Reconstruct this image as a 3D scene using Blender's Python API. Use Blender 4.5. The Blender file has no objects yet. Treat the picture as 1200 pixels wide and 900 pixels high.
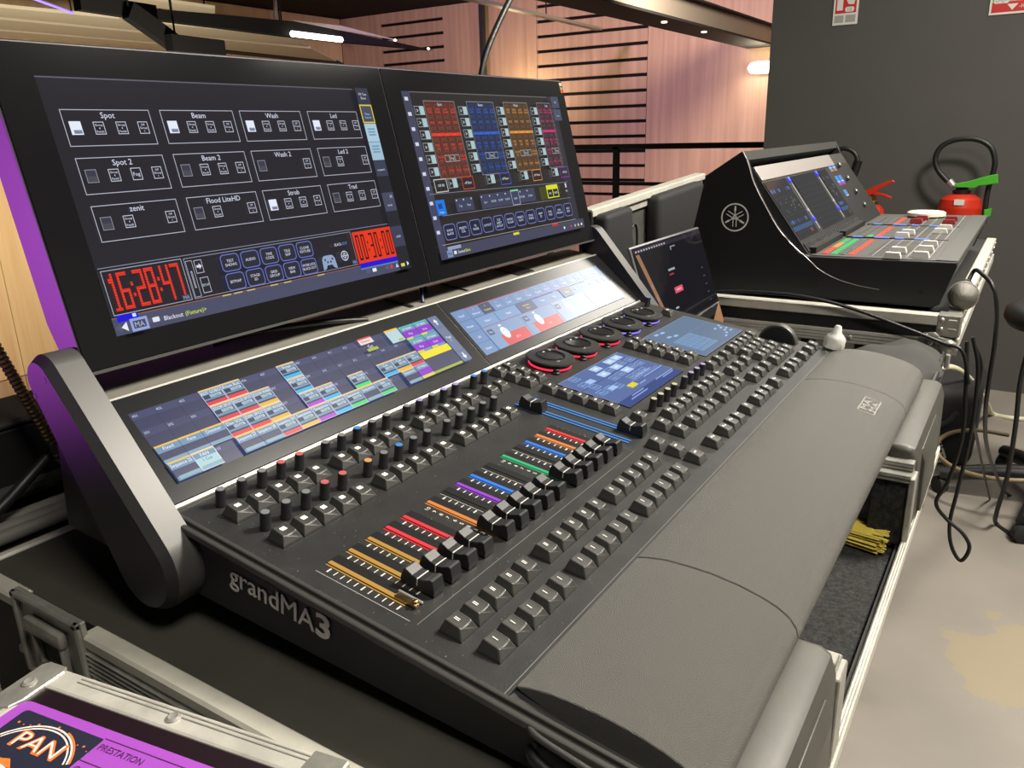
import bpy, bmesh, math, random
from mathutils import Vector, Matrix
random.seed(7)
rad = math.radians
scn = bpy.context.scene
COL = scn.collection

# ------------------------------------------------------------------ camera
FPX = 928.17
RW = ((0.5419, -0.840064, -0.025247), (-0.267633, -0.144011, -0.952698), (0.796691, 0.523024, -0.302868))
CAM = Vector((-0.32413, -0.36081, 1.12136))
cd = bpy.data.cameras.new('camera'); cam = bpy.data.objects.new('camera', cd); COL.objects.link(cam)
cd.sensor_width = 36.0; cd.lens = FPX / 1200 * 36.0; cd.clip_start = 0.01; cd.clip_end = 100
r_, d_, f_ = (Vector(v) for v in RW)
m = Matrix.Identity(4)
for i in range(3):
    m[i][0] = r_[i]; m[i][1] = -d_[i]; m[i][2] = -f_[i]; m[i][3] = CAM[i]
cam.matrix_world = m
scn.camera = cam

# ------------------------------------------------------------------ world, lights, exposure
def lin(h):
    if isinstance(h, str):
        h = h.lstrip('#'); h = ''.join(q * 2 for q in h) if len(h) == 3 else h; c = [int(h[i:i + 2], 16) / 255 for i in (0, 2, 4)]
    else:
        c = [v / 255 for v in h]
    return tuple(v / 12.92 if v <= .04045 else ((v + .055) / 1.055) ** 2.4 for v in c)

w = bpy.data.worlds.new('world'); scn.world = w; w.use_nodes = True
w.node_tree.nodes['Background'].inputs[0].default_value = (0.9, 0.85, 0.95, 1)
w.node_tree.nodes['Background'].inputs[1].default_value = 0.02
vs = scn.view_settings
vs.view_transform = 'Standard'; vs.look = 'None'; vs.exposure = 0.0; vs.gamma = 1.0; vs.use_curve_mapping = False

def light(name, kind, loc, target, energy, color, size=None, size_y=None, spot=None, blend=.5, radius=.05):
    ld = bpy.data.lights.new(name, kind); o = bpy.data.objects.new(name, ld); COL.objects.link(o)
    ld.energy = energy; ld.color = color
    if kind == 'AREA':
        ld.shape = 'RECTANGLE'; ld.size = size; ld.size_y = size_y or size
    if kind == 'SPOT':
        ld.spot_size = rad(spot); ld.spot_blend = blend; ld.shadow_soft_size = radius
    if kind == 'POINT':
        ld.shadow_soft_size = radius
    o.location = loc
    o.rotation_euler = (Vector(target) - Vector(loc)).to_track_quat('-Z', 'Y').to_euler()
    return o
WARM = (1.0, .94, .83)
light('wall_panel_light', 'AREA', (3.50, -.28, 2.30), (0, -.2, 1.6), 23, WARM, 1.1, .60)
light('ceiling_panel_light', 'AREA', (1.45, -1.12, 2.72), (.8, -.35, .5), 152, WARM, .6, .6)
light('near_fill_light', 'AREA', (-.35, -1.15, 2.72), (-.2, -.2, .5), 42, WARM, .6, .6)  # unseen fill added to brighten the foam and the labelled case
light('ceiling_panel_light_far', 'AREA', (2.75, -1.45, 2.72), (2.7, -.8, 0), 28, WARM, .7, .7)
light('purple_wash_spot', 'SPOT', (-1.7, 1.55, .93), (-.04, .27, 1.085), 400, (.68, .12, .92), spot=11.5, blend=.75, radius=.03)
light('pink_hall_wash', 'SPOT', (5.0, 4.6, 3.1), (12, 6.0, 2.2), 1250, (.88, .58, .90), spot=95, blend=.9, radius=.2)
light('warm_hall_flood', 'SPOT', (6.5, 2.2, 2.9), (12, 4.6, .3), 1150, (1.0, .80, .62), spot=95, blend=1, radius=.3)
light('warm_side_flood', 'SPOT', (4.0, 7.0, 1.0), (5.4, 11.5, -1.0), 900, (1.0, .84, .58), spot=90, blend=1, radius=.3)
light('warm_panel_fill', 'SPOT', (3.4, 4.6, .3), (4.6, 7.4, 2.3), 700, (1.0, .88, .66), spot=110, blend=1, radius=.2)  # unseen fill added to lift the cream panels in the dark hall

# ------------------------------------------------------------------ pixel -> point on a known plane
def ray(u, v):
    a = (u - 600) / FPX; b = (v - 450) / FPX
    return r_ * a + d_ * b + f_
def PX(u, v, x): q = ray(u, v); return CAM + q * ((x - CAM.x) / q.x)
def PY(u, v, y): q = ray(u, v); return CAM + q * ((y - CAM.y) / q.y)
def PZ(u, v, z): q = ray(u, v); return CAM + q * ((z - CAM.z) / q.z)

# ------------------------------------------------------------------ materials
def mat(name, col, rough=.5, metal=0., spec=.5, bump=0., bscale=300., var=0., vscale=8., emit=None, estr=1., trans=0., coat=0., speck=0., alpha=1.):
    m = bpy.data.materials.new(name); m.use_nodes = True
    nt = m.node_tree; b = nt.nodes['Principled BSDF']
    c = lin(col) if isinstance(col, str) else col
    b.inputs['Base Color'].default_value = (*c, 1); b.inputs['Roughness'].default_value = rough
    b.inputs['Metallic'].default_value = metal; b.inputs['Specular IOR Level'].default_value = spec
    b.inputs['Transmission Weight'].default_value = trans; b.inputs['Coat Weight'].default_value = coat
    b.inputs['Alpha'].default_value = alpha
    if emit is not None:
        e = lin(emit) if isinstance(emit, str) else emit
        b.inputs['Emission Color'].default_value = (*e, 1); b.inputs['Emission Strength'].default_value = estr
    tc = None
    if bump or var or speck:
        tc = nt.nodes.new('ShaderNodeTexCoord')
    if bump:
        n = nt.nodes.new('ShaderNodeTexNoise'); n.inputs['Scale'].default_value = bscale; n.inputs['Detail'].default_value = 3
        bp = nt.nodes.new('ShaderNodeBump'); bp.inputs['Strength'].default_value = bump; bp.inputs['Distance'].default_value = .002
        nt.links.new(tc.outputs['Object'], n.inputs['Vector']); nt.links.new(n.outputs['Fac'], bp.inputs['Height'])
        nt.links.new(bp.outputs['Normal'], b.inputs['Normal'])
    last = None
    if var:
        n = nt.nodes.new('ShaderNodeTexNoise'); n.inputs['Scale'].default_value = vscale; n.inputs['Detail'].default_value = 5
        n.inputs['Roughness'].default_value = .65
        rp = nt.nodes.new('ShaderNodeValToRGB')
        rp.color_ramp.elements[0].position = .3; rp.color_ramp.elements[1].position = .7
        rp.color_ramp.elements[0].color = (*[max(0, v * (1 - var)) for v in c], 1)
        rp.color_ramp.elements[1].color = (*[min(1, v * (1 + var)) for v in c], 1)
        nt.links.new(tc.outputs['Object'], n.inputs['Vector']); nt.links.new(n.outputs['Fac'], rp.inputs['Fac'])
        last = rp.outputs['Color']
    if speck:
        n = nt.nodes.new('ShaderNodeTexNoise'); n.inputs['Scale'].default_value = 420; n.inputs['Detail'].default_value = 1
        rp = nt.nodes.new('ShaderNodeValToRGB')
        rp.color_ramp.elements[0].position = .73; rp.color_ramp.elements[1].position = .78
        rp.color_ramp.elements[0].color = (0, 0, 0, 1); rp.color_ramp.elements[1].color = (speck,) * 3 + (1,)
        mx = nt.nodes.new('ShaderNodeMix'); mx.data_type = 'RGBA'
        nt.links.new(tc.outputs['Object'], n.inputs['Vector']); nt.links.new(n.outputs['Fac'], rp.inputs['Fac'])
        nt.links.new(rp.outputs['Color'], mx.inputs[0])
        if last: nt.links.new(last, mx.inputs[6])
        else: mx.inputs[6].default_value = (*c, 1)
        mx.inputs[7].default_value = (.45, .43, .38, 1)
        last = mx.outputs[2]
    if last: nt.links.new(last, b.inputs['Base Color'])
    return m

def screen_mat(name, strength, rough=.12, spec=.5):
    m = bpy.data.materials.new(name); m.use_nodes = True
    nt = m.node_tree; b = nt.nodes['Principled BSDF']
    b.inputs['Base Color'].default_value = (.004, .004, .005, 1); b.inputs['Roughness'].default_value = rough
    b.inputs['Specular IOR Level'].default_value = spec
    a = nt.nodes.new('ShaderNodeAttribute'); a.attribute_name = 'Col'
    nt.links.new(a.outputs['Color'], b.inputs['Emission Color']); b.inputs['Emission Strength'].default_value = strength
    return m

def wood_mat(name, c1, c2, axis='Z', rough=.55):
    m = bpy.data.materials.new(name); m.use_nodes = True
    nt = m.node_tree; b = nt.nodes['Principled BSDF']; b.inputs['Roughness'].default_value = rough
    tc = nt.nodes.new('ShaderNodeTexCoord'); mp = nt.nodes.new('ShaderNodeMapping')
    mp.inputs['Scale'].default_value = (9, 9, .35) if axis == 'Z' else (9, .35, 9)
    n = nt.nodes.new('ShaderNodeTexNoise'); n.inputs['Scale'].default_value = 1.0; n.inputs['Detail'].default_value = 6; n.inputs['Roughness'].default_value = .6
    rp = nt.nodes.new('ShaderNodeValToRGB')
    rp.color_ramp.elements[0].position = .3; rp.color_ramp.elements[1].position = .72
    rp.color_ramp.elements[0].color = (*lin(c1), 1); rp.color_ramp.elements[1].color = (*lin(c2), 1)
    nt.links.new(tc.outputs['Object'], mp.inputs['Vector']); nt.links.new(mp.outputs['Vector'], n.inputs['Vector'])
    nt.links.new(n.outputs['Fac'], rp.inputs['Fac']); nt.links.new(rp.outputs['Color'], b.inputs['Base Color'])
    return m

M = {}
M['black'] = mat('black_plastic', (.012, .012, .013), .42)
M['black_soft'] = mat('black_matte', (.014, .014, .015), .75)
M['panel'] = mat('panel_coating', (.021, .021, .021), .48, bump=.12, bscale=900, var=.25, vscale=25, speck=.35)
M['side'] = mat('side_coating', (.018, .018, .021), .5, bump=.1, bscale=900)
M['key'] = mat('key_plastic', (.042, .041, .038), .42, bump=.06, bscale=1500)
M['legend'] = mat('legend_white', (.75, .75, .72), .5, emit=(.75, .75, .72), estr=.25)
M['rest'] = mat('armrest_plastic', (.112, .107, .097), .36, spec=.62, bump=.75, bscale=2000)
M['glass'] = mat('bezel_glass', (.007, .007, .008), .10, spec=.45)
M['lbglass'] = mat('letterbox_glass', (.008, .008, .009), .22, spec=.5)
M['frame'] = mat('frame_silver', (.42, .40, .36), .38, metal=.7)
M['armface'] = mat('arm_coating', (.075, .073, .07), .42, metal=.35)
M['armside'] = mat('arm_side_coating', (.022, .020, .026), .42)
M['housing'] = mat('monitor_housing', (.045, .04, .05), .45)
M['deck'] = mat('deck_coating', (.20, .19, .165), .45, var=.15, vscale=12)
M['white_ink'] = mat('white_ink', (.62, .61, .57), .5)
M['grey_ink'] = mat('grey_ink', (.40, .39, .36), .5)
M['thin_line'] = mat('thin_line', (.16, .155, .14), .5)
M['slot'] = mat('slot_black', (.006, .006, .006), .5)
M['cap'] = mat('fader_cap', (.020, .020, .021), .38)
M['alu'] = mat('aluminium', (.58, .56, .50), .38, metal=.3, var=.18, vscale=30, bump=.1, bscale=60)
M['alu_pale'] = mat('aluminium_pale', (.62, .60, .52), .42, metal=.25, var=.12, vscale=20)
M['zinc'] = mat('zinc_plate', (.40, .39, .35), .32, metal=.55, var=.25, vscale=40)
M['foam'] = mat('foam_bed', (.042, .039, .031), .8, bump=.2, bscale=200, var=.25, vscale=6)
M['carpet'] = mat('carpet', (.022, .022, .021), .95, bump=1.0, bscale=700, var=1.0, vscale=170)
M['ply'] = mat('laminate_black', (.012, .012, .012), .5, bump=.1, bscale=300)
M['rubber'] = mat('rubber_pad', (.060, .057, .048), .5, bump=.08, bscale=80, var=.2, vscale=14)
M['cable'] = mat('cable_black', (.012, .012, .012), .45)
M['cable_grey'] = mat('cable_grey', (.16, .155, .14), .5)
M['cable_cream'] = mat('cable_cream', (.62, .60, .42), .5)
M['cable_tan'] = mat('cable_tan', (.20, .15, .08), .45)
M['chrome'] = mat('chrome', (.6, .58, .54), .25, metal=.6)
M['gold'] = mat('gold_rings', (.42, .27, .12), .3, metal=.9)
M['red'] = mat('red_paint', (.55, .030, .010), .35)
M['green'] = mat('green_plastic', (.07, .42, .03), .4)
M['brass'] = mat('brass', (.55, .40, .18), .3, metal=1)
M['fabric'] = mat('fabric_grey', (.040, .039, .036), .9, bump=.4, bscale=500)
M['purple'] = mat('purple_label', '#a04cba', .45)
M['navy'] = mat('navy_print', '#26283a', .45)
M['darkred'] = mat('dark_edge', (.012, .005, .008), .4)
M['ink_dark'] = mat('dark_ink', (.09, .02, .10), .5)
M['orange'] = mat('orange_print', '#ff7a35', .45)
M['cream_print'] = mat('cream_print', '#f6e9dc', .45)
M['yellow'] = mat('yellow_bristle', (.75, .60, .10), .7, bump=.5, bscale=300)
M['cream_panel'] = mat('cream_panel', (.62, .56, .44), .7)
M['beam'] = mat('beam_grey', (.34, .32, .28), .45, metal=.3)
M['lamp'] = mat('lamp_glow', (1, .95, .8), .4, emit=(1, .90, .68), estr=5)
M['tube'] = mat('tube_glow', (1, .95, .85), .4, emit=(1, .93, .78), estr=6)
M['uv'] = mat('led_violet', (.3, .2, 1), .4, emit=(.25, .18, .9), estr=1.0)
M['mic'] = mat('mic_grille', (.20, .19, .17), .42, metal=.7, bump=1, bscale=700)
M['translucent'] = mat('translucent_plastic', (.78, .78, .74), .35, trans=.35)
M['sign_white'] = mat('sign_white', (.72, .70, .66), .5)
M['sign_red'] = mat('sign_red', (.55, .03, .025), .45)
M['sign_green'] = mat('sign_green', (.16, .48, .05), .45)
M['sign_grey'] = mat('sign_grey', (.36, .35, .33), .5)
M['yam'] = mat('mixer_black', (.014, .014, .015), .45, bump=.1, bscale=600)
M['yam_top'] = mat('mixer_grey', (.085, .083, .078), .45, metal=.2)
M['yam_hood'] = mat('mixer_hood', (.10, .10, .095), .35, metal=.4)
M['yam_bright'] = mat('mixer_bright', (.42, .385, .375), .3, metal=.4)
M['darkwall'] = mat('wall_dark_paint', (.078, .075, .070), .62, bump=.05, bscale=120, var=.06, vscale=2)
M['hallblack'] = mat('hall_black', (.004, .004, .005), .8, spec=.2)
M['floor'] = None
M['wood'] = wood_mat('wall_wood', '#a2856c', '#c2a389')
M['wood_y'] = wood_mat('wall_wood_pale', '#cba982', '#dfc49c')
M['scr_main'] = screen_mat('screen_main', 1.0, .10, .35)
M['scr_lb'] = screen_mat('screen_letterbox', 1.0, .24, .5)
M['scr_small'] = screen_mat('screen_small', 1.0, .2, .4)

def glow(name, hexcol, s=1.0):
    return mat(name, (.02, .02, .02), .4, emit=hexcol, estr=s)

# ------------------------------------------------------------------ mesh builder
class MB:
    def __init__(s): s.v = []; s.f = []; s.mi = []; s.c = []
    def add(s, vs, fs, mi=0, col=None):
        b = len(s.v); s.v += [tuple(p) for p in vs]
        for f in fs:
            s.f.append(tuple(b + i for i in f)); s.mi.append(mi); s.c.append(col)
        return s
    def box(s, c, z, mi=0):
        x, y, w = c; a, b, d = (t / 2 for t in z)
        vs = [(x + i * a, y + j * b, w + k * d) for i in (-1, 1) for j in (-1, 1) for k in (-1, 1)]
        return s.add(vs, [(0, 1, 3, 2), (4, 6, 7, 5), (0, 4, 5, 1), (2, 3, 7, 6), (0, 2, 6, 4), (1, 5, 7, 3)], mi)
    def bx(s, x0, x1, y0, y1, z0, z1, mi=0):
        return s.box(((x0 + x1) / 2, (y0 + y1) / 2, (z0 + z1) / 2), (abs(x1 - x0), abs(y1 - y0), abs(z1 - z0)), mi)
    def rbox(s, x0, x1, y0, y1, z0, z1, r=.002, seg=2, mi=0):
        bm = bmesh.new(); bmesh.ops.create_cube(bm, size=1)
        for v in bm.verts:
            v.co = Vector(((x0 + x1) / 2 + v.co.x * abs(x1 - x0), (y0 + y1) / 2 + v.co.y * abs(y1 - y0), (z0 + z1) / 2 + v.co.z * abs(z1 - z0)))
        bmesh.ops.bevel(bm, geom=bm.edges[:], offset=r, segments=seg, profile=.5, affect='EDGES')
        return s.bm(bm, mi)
    def bm(s, bm, mi=0):
        bm.verts.index_update()
        s.add([v.co[:] for v in bm.verts], [[v.index for v in f.verts] for f in bm.faces], mi); bm.free(); return s
    def prism(s, poly, a0, a1, axis='x', mi=0, bevel=0, seg=2):
        # poly: 2d points, counter-clockwise; extruded along axis
        def P(p, a):
            if axis == 'x': return (a, p[0], p[1])
            if axis == 'y': return (p[0], a, p[1])
            return (p[0], p[1], a)
        n = len(poly)
        if not bevel:
            vs = [P(p, a0) for p in poly] + [P(p, a1) for p in poly]
            fs = [tuple(range(n))[::-1], tuple(range(n, 2 * n))] + [(i, (i + 1) % n, n + (i + 1) % n, n + i) for i in range(n)]
            return s.add(vs, fs, mi)
        bm = bmesh.new()
        A = [bm.verts.new(P(p, a0)) for p in poly]; B = [bm.verts.new(P(p, a1)) for p in poly]
        f0 = bm.faces.new(A[::-1]); f1 = bm.faces.new(B)
        for i in range(n): bm.faces.new((A[i], A[(i + 1) % n], B[(i + 1) % n], B[i]))
        bmesh.ops.recalc_face_normals(bm, faces=bm.faces[:])
        es = [e for e in bm.edges if e in f0.edges or e in f1.edges] if True else bm.edges[:]
        ed = list({e for f in (f0, f1) for e in f.edges})
        bmesh.ops.bevel(bm, geom=ed, offset=bevel, segments=seg, profile=.5, affect='EDGES')
        return s.bm(bm, mi)
    def lathe(s, prof, c=(0, 0, 0), axis='z', n=24, mi=0):
        # prof: list of (radius, height); closed at ends
        vs = []; fs = []
        def P(r, h, t):
            a, b = r * math.cos(t), r * math.sin(t)
            if axis == 'z': q = (a, b, h)
            elif axis == 'x': q = (h, a, b)
            else: q = (b, h, a)
            return (q[0] + c[0], q[1] + c[1], q[2] + c[2])
        for r, h in prof:
            vs += [P(max(r, 1e-6), h, 2 * math.pi * k / n) for k in range(n)]
        for i in range(len(prof) - 1):
            for k in range(n):
                fs.append((i * n + k, i * n + (k + 1) % n, (i + 1) * n + (k + 1) % n, (i + 1) * n + k))
        fs.append(tuple(range(n))[::-1]); fs.append(tuple((len(prof) - 1) * n + k for k in range(n)))
        return s.add(vs, fs, mi)
    def tube(s, pts, r, n=8, mi=0, smooth=6, taper=None):
        pts = [Vector(p) for p in pts]
        if smooth and len(pts) > 2:
            q = []
            P = [pts[0] * 2 - pts[1]] + pts + [pts[-1] * 2 - pts[-2]]
            for i in range(1, len(P) - 2):
                for k in range(smooth):
                    t = k / smooth; a, b, c, d = P[i - 1], P[i], P[i + 1], P[i + 2]
                    q.append(.5 * ((2 * b) + (c - a) * t + (2 * a - 5 * b + 4 * c - d) * t * t + (3 * b - a - 3 * c + d) * t ** 3))
            q.append(pts[-1]); pts = q
        vs = []; fs = []; up = None
        for i, p in enumerate(pts):
            t = (pts[min(i + 1, len(pts) - 1)] - pts[max(i - 1, 0)]).normalized()
            if up is None:
                up = Vector((0, 0, 1)) if abs(t.z) < .9 else Vector((1, 0, 0))
            side = t.cross(up).normalized(); up = side.cross(t).normalized()
            rr = r if taper is None else r * (1 + (taper - 1) * i / (len(pts) - 1))
            vs += [p + (side * math.cos(2 * math.pi * k / n) + up * math.sin(2 * math.pi * k / n)) * rr for k in range(n)]
        for i in range(len(pts) - 1):
            for k in range(n):
                fs.append((i * n + k, i * n + (k + 1) % n, (i + 1) * n + (k + 1) % n, (i + 1) * n + k))
        fs.append(tuple(range(n))[::-1]); fs.append(tuple((len(pts) - 1) * n + k for k in range(n)))
        return s.add(vs, fs, mi)
    def mesh(s, name, mats, smooth=None, colors=False):
        me = bpy.data.meshes.new(name); me.from_pydata(s.v, [], s.f)
        for mm in (mats if isinstance(mats, (list, tuple)) else [mats]): me.materials.append(mm)
        me.polygons.foreach_set('material_index', s.mi)
        if colors:
            at = me.color_attributes.new('Col', 'FLOAT_COLOR', 'CORNER')
            buf = []
            for f, c in zip(s.f, s.c): buf += [*(c or (0, 0, 0)), 1.0] * len(f)
            at.data.foreach_set('color', buf)
        me.update()
        bm = bmesh.new(); bm.from_mesh(me)
        if not colors:
            bmesh.ops.recalc_face_normals(bm, faces=bm.faces[:])
        bm.to_mesh(me); bm.free()
        if smooth is not None:
            me.polygons.foreach_set('use_smooth', [True] * len(me.polygons))
            me.set_sharp_from_angle(angle=rad(smooth))
        return me
    def obj(s, name, mats, parent=None, loc=(0, 0, 0), rot=(0, 0, 0), smooth=None, colors=False):
        return link(name, s.mesh(name, mats, smooth, colors), parent, loc, rot)

def link(name, me, parent=None, loc=(0, 0, 0), rot=(0, 0, 0)):
    o = bpy.data.objects.new(name, me); COL.objects.link(o)
    o.location = loc; o.rotation_euler = rot; o.parent = parent
    return o
def thing(name, label, cat, loc=(0, 0, 0), rot=(0, 0, 0), group=None):
    o = link(name, None, None, loc, rot); o.empty_display_size = .05
    o['label'] = label; o['category'] = cat
    if group: o['group'] = group
    return o
def tag(o, label, cat, group=None):
    o['label'] = label; o['category'] = cat
    if group: o['group'] = group
    return o
def struct(o): o['kind'] = 'structure'; return o

# ------------------------------------------------------------------ text as flat mesh
_tc = {}
def text_mesh(s):
    if s in _tc: return _tc[s]
    cu = bpy.data.curves.new('t', 'FONT'); cu.body = s; cu.resolution_u = 2; cu.align_x = 'LEFT'
    o = bpy.data.objects.new('t', cu); COL.objects.link(o)
    dg = bpy.context.evaluated_depsgraph_get(); dg.update()
    me = bpy.data.meshes.new_from_object(o.evaluated_get(dg))
    vs = [v.co.copy() for v in me.vertices]; fs = [tuple(p.vertices) for p in me.polygons]
    bpy.data.objects.remove(o); bpy.data.curves.remove(cu); bpy.data.meshes.remove(me)
    if vs:
        x0 = min(v.x for v in vs); x1 = max(v.x for v in vs); y0 = min(v.y for v in vs); y1 = max(v.y for v in vs)
    else: x0 = x1 = y0 = y1 = 0
    _tc[s] = (vs, fs, x0, x1, y0, y1); return _tc[s]

class Paint(MB):
    """flat picture elements in millimetres on a plane (x right, y up); each element a hair above the last"""
    def __init__(s, lift=.02): super().__init__(); s.z = .05; s.lift = lift
    def _q(s, pts, col):
        s.add([(x / 1000, y / 1000, s.z / 1000) for x, y in pts], [tuple(range(len(pts)))], 0, lin(col) if isinstance(col, str) else col)
    def up(s): s.z += s.lift
    def rect(s, x0, y0, x1, y1, col):
        if x1 < x0: x0, x1 = x1, x0
        if y1 < y0: y0, y1 = y1, y0
        s._q([(x0, y0), (x1, y0), (x1, y1), (x0, y1)], col); s.up()
    def frame(s, x0, y0, x1, y1, t, col):
        if x1 < x0: x0, x1 = x1, x0
        if y1 < y0: y0, y1 = y1, y0
        for a in ((x0, y0, x1, y0 + t), (x0, y1 - t, x1, y1), (x0, y0 + t, x0 + t, y1 - t), (x1 - t, y0 + t, x1, y1 - t)):
            s._q([(a[0], a[1]), (a[2], a[1]), (a[2], a[3]), (a[0], a[3])], col)
        s.up()
    def poly(s, pts, col): s._q(pts, col); s.up()
    def rrect(s, x0, y0, x1, y1, r, col):
        p = []
        for cx, cy, a0 in ((x1 - r, y1 - r, 0), (x0 + r, y1 - r, 90), (x0 + r, y0 + r, 180), (x1 - r, y0 + r, 270)):
            p += [(cx + r * math.cos(rad(a0 + 22.5 * k)), cy + r * math.sin(rad(a0 + 22.5 * k))) for k in range(5)]
        s._q(p, col); s.up()
    def disc(s, x, y, r, col, ry=None, n=20):
        s._q([(x + r * math.cos(2 * math.pi * k / n), y + (ry or r) * math.sin(2 * math.pi * k / n)) for k in range(n)], col); s.up()
    def ring(s, x, y, r, t, col, n=20, a0=0, a1=360):
        c = lin(col) if isinstance(col, str) else col
        P = lambda q, k: ((x + q * math.cos(rad(a0 + (a1 - a0) * k / n))) / 1000, (y + q * math.sin(rad(a0 + (a1 - a0) * k / n))) / 1000, s.z / 1000)
        for k in range(n): s.add([P(r, k), P(r, k + 1), P(r - t, k + 1), P(r - t, k)], [(0, 3, 2, 1)], 0, c)
        s.up()
    def line(s, x0, y0, x1, y1, t, col):
        dx, dy = x1 - x0, y1 - y0; L = math.hypot(dx, dy) or 1; nx, ny = -dy / L * t / 2, dx / L * t / 2
        s._q([(x0 - nx, y0 - ny), (x1 - nx, y1 - ny), (x1 + nx, y1 + ny), (x0 + nx, y0 + ny)], col); s.up()
    def text(s, t, x, y, h, col, align='c', maxw=None, wide=1.0):
        vs, fs, x0, x1, y0, y1 = text_mesh(t)
        if not vs: return
        k = h / .72; kx = k * wide
        wd = (x1 - x0) * kx
        if maxw and wd > maxw: kx *= maxw / wd; wd = maxw
        ox = x - wd / 2 if align == 'c' else (x if align == 'l' else x - wd)
        s.add([((ox + (v.x - x0) * kx) / 1000, (y - h / 2 + v.y * k) / 1000, s.z / 1000) for v in vs], fs, 0, lin(col) if isinstance(col, str) else col)
        s.up()

def flat_text(name, txt, h, material, parent, loc, rot, align='l', wide=1.0, bold=0, extrude=.0003):
    """lettering standing a hair proud of its surface; h is the cap height in metres"""
    cu = bpy.data.curves.new('t', 'FONT'); cu.body = txt; cu.resolution_u = 3; cu.offset = bold; cu.extrude = extrude / (h / .72)
    o = bpy.data.objects.new('t', cu); COL.objects.link(o)
    dg = bpy.context.evaluated_depsgraph_get(); dg.update()
    me = bpy.data.meshes.new_from_object(o.evaluated_get(dg))
    bpy.data.objects.remove(o); bpy.data.curves.remove(cu)
    k = h / .72
    xs = [v.co.x for v in me.vertices]; x0, x1 = min(xs), max(xs)
    sh = x0 if align == 'l' else ((x0 + x1) / 2 if align == 'c' else x1)
    for v in me.vertices: v.co = Vector(((v.co.x - sh) * k * wide, v.co.y * k, v.co.z * k))
    me.materials.clear(); me.materials.append(material)
    return link(name, me, parent, loc, rot), (x1 - x0) * k * wide

# ================================================================== the setting
def floor_material():
    m = bpy.data.materials.new('floor_vinyl'); m.use_nodes = True
    nt = m.node_tree; b = nt.nodes['Principled BSDF']; b.inputs['Roughness'].default_value = .5
    tc = nt.nodes.new('ShaderNodeTexCoord')
    n = nt.nodes.new('ShaderNodeTexNoise'); n.inputs['Scale'].default_value = 3; n.inputs['Detail'].default_value = 6
    rp = nt.nodes.new('ShaderNodeValToRGB')
    rp.color_ramp.elements[0].position = .35; rp.color_ramp.elements[1].position = .7
    rp.color_ramp.elements[0].color = (*lin('#7c766e'), 1); rp.color_ramp.elements[1].color = (*lin('#89827a'), 1)
    nt.links.new(tc.outputs['Object'], n.inputs['Vector']); nt.links.new(n.outputs['Fac'], rp.inputs['Fac'])
    # old glue stain with a ragged outline
    gx = nt.nodes.new('ShaderNodeVectorMath'); gx.operation = 'DISTANCE'; gx.inputs[1].default_value = (1.46, -.545, 0)
    n2 = nt.nodes.new('ShaderNodeTexNoise'); n2.inputs['Scale'].default_value = 9; n2.inputs['Detail'].default_value = 5
    ad = nt.nodes.new('ShaderNodeMath'); ad.operation = 'MULTIPLY_ADD'; ad.inputs[1].default_value = .34; 
    nt.links.new(tc.outputs['Object'], gx.inputs[0]); nt.links.new(tc.outputs['Object'], n2.inputs['Vector'])
    nt.links.new(n2.outputs['Fac'], ad.inputs[0]); nt.links.new(gx.outputs['Value'], ad.inputs[2])
    r2 = nt.nodes.new('ShaderNodeValToRGB'); r2.color_ramp.elements[0].position = .372; r2.color_ramp.elements[1].position = .380
    r2.color_ramp.elements[0].color = (.75, .75, .75, 1); r2.color_ramp.elements[1].color = (0, 0, 0, 1)
    nt.links.new(ad.outputs[0], r2.inputs['Fac'])
    mx = nt.nodes.new('ShaderNodeMix'); mx.data_type = 'RGBA'
    nt.links.new(r2.outputs['Color'], mx.inputs[0]); nt.links.new(rp.outputs['Color'], mx.inputs[6])
    mx.inputs[7].default_value = (*lin('#8f8369'), 1)
    nt.links.new(mx.outputs[2], b.inputs['Base Color'])
    return m
M['floor'] = floor_material()
struct(MB().bx(-2.6, 5.1, -2.6, 2.8, -.2, 0).obj('floor', M['floor']))
struct(MB().bx(-2.6, 12.4, 2.8, 11.9, -3.2, -3.0).bx(5.1, 12.4, -2.6, 2.8, -3.2, -3.0).obj('floor_hall', M['hallblack']))
struct(MB().bx(3.55, 3.75, -2.6, .745, 0, 2.9).obj('wall_right', M['darkwall']))
struct(MB().bx(-2.6, 3.55, -2.8, -2.6, 0, 2.9).obj('wall_front', M['darkwall']))
struct(MB().bx(-2.6, 5.1, -2.6, 1.4, 2.8, 2.9).obj('ceiling', mat('ceiling_paint', (.08, .078, .075), .8)))
struct(MB().bx(-2.6, 12.4, 1.4, 11.9, 3.3, 3.4).bx(5.1, 12.4, -2.6, 1.4, 3.3, 3.4).obj('ceiling_hall', M['hallblack']))

# far wall of the hall: dark backing with wooden boards, the slatted bays with open joints
wf = struct(MB().bx(12.06, 12.3, -2.6, 11.9, -3, 3.3).obj('wall_far', M['hallblack']))
PIT = .2304; G0 = 1.933
for y0, y1 in ((5.052, 7.056), (9.013, 10.49)):
    me = MB().rbox(12.0, 12.06, y0, y1, -PIT / 2 + .024, PIT / 2 - .024, .004, 1).mesh('wood_slat', M['wood'])
    for k in range(-9, 7):
        zc = G0 + (k - .5) * PIT
        if zc + PIT / 2 < 3.33: link('wood_slat', me, wf, (0, 0, zc))
for y0, y1 in ((.6, 2.8), (2.81, 5.046), (7.062, 9.007), (10.496, 11.5)):
    MB().rbox(12.0, 12.06, y0, y1, -3, 3.29, .004, 1).obj('wood_panel', M['wood'], wf)
for y0, y1 in ((5.052, 7.056), (9.013, 10.49)):
    MB().rbox(12.0, 12.06, y0, y1, -3, G0 - 9.5 * PIT - .12, .004, 1).obj('wood_panel', M['wood'], wf)
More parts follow.
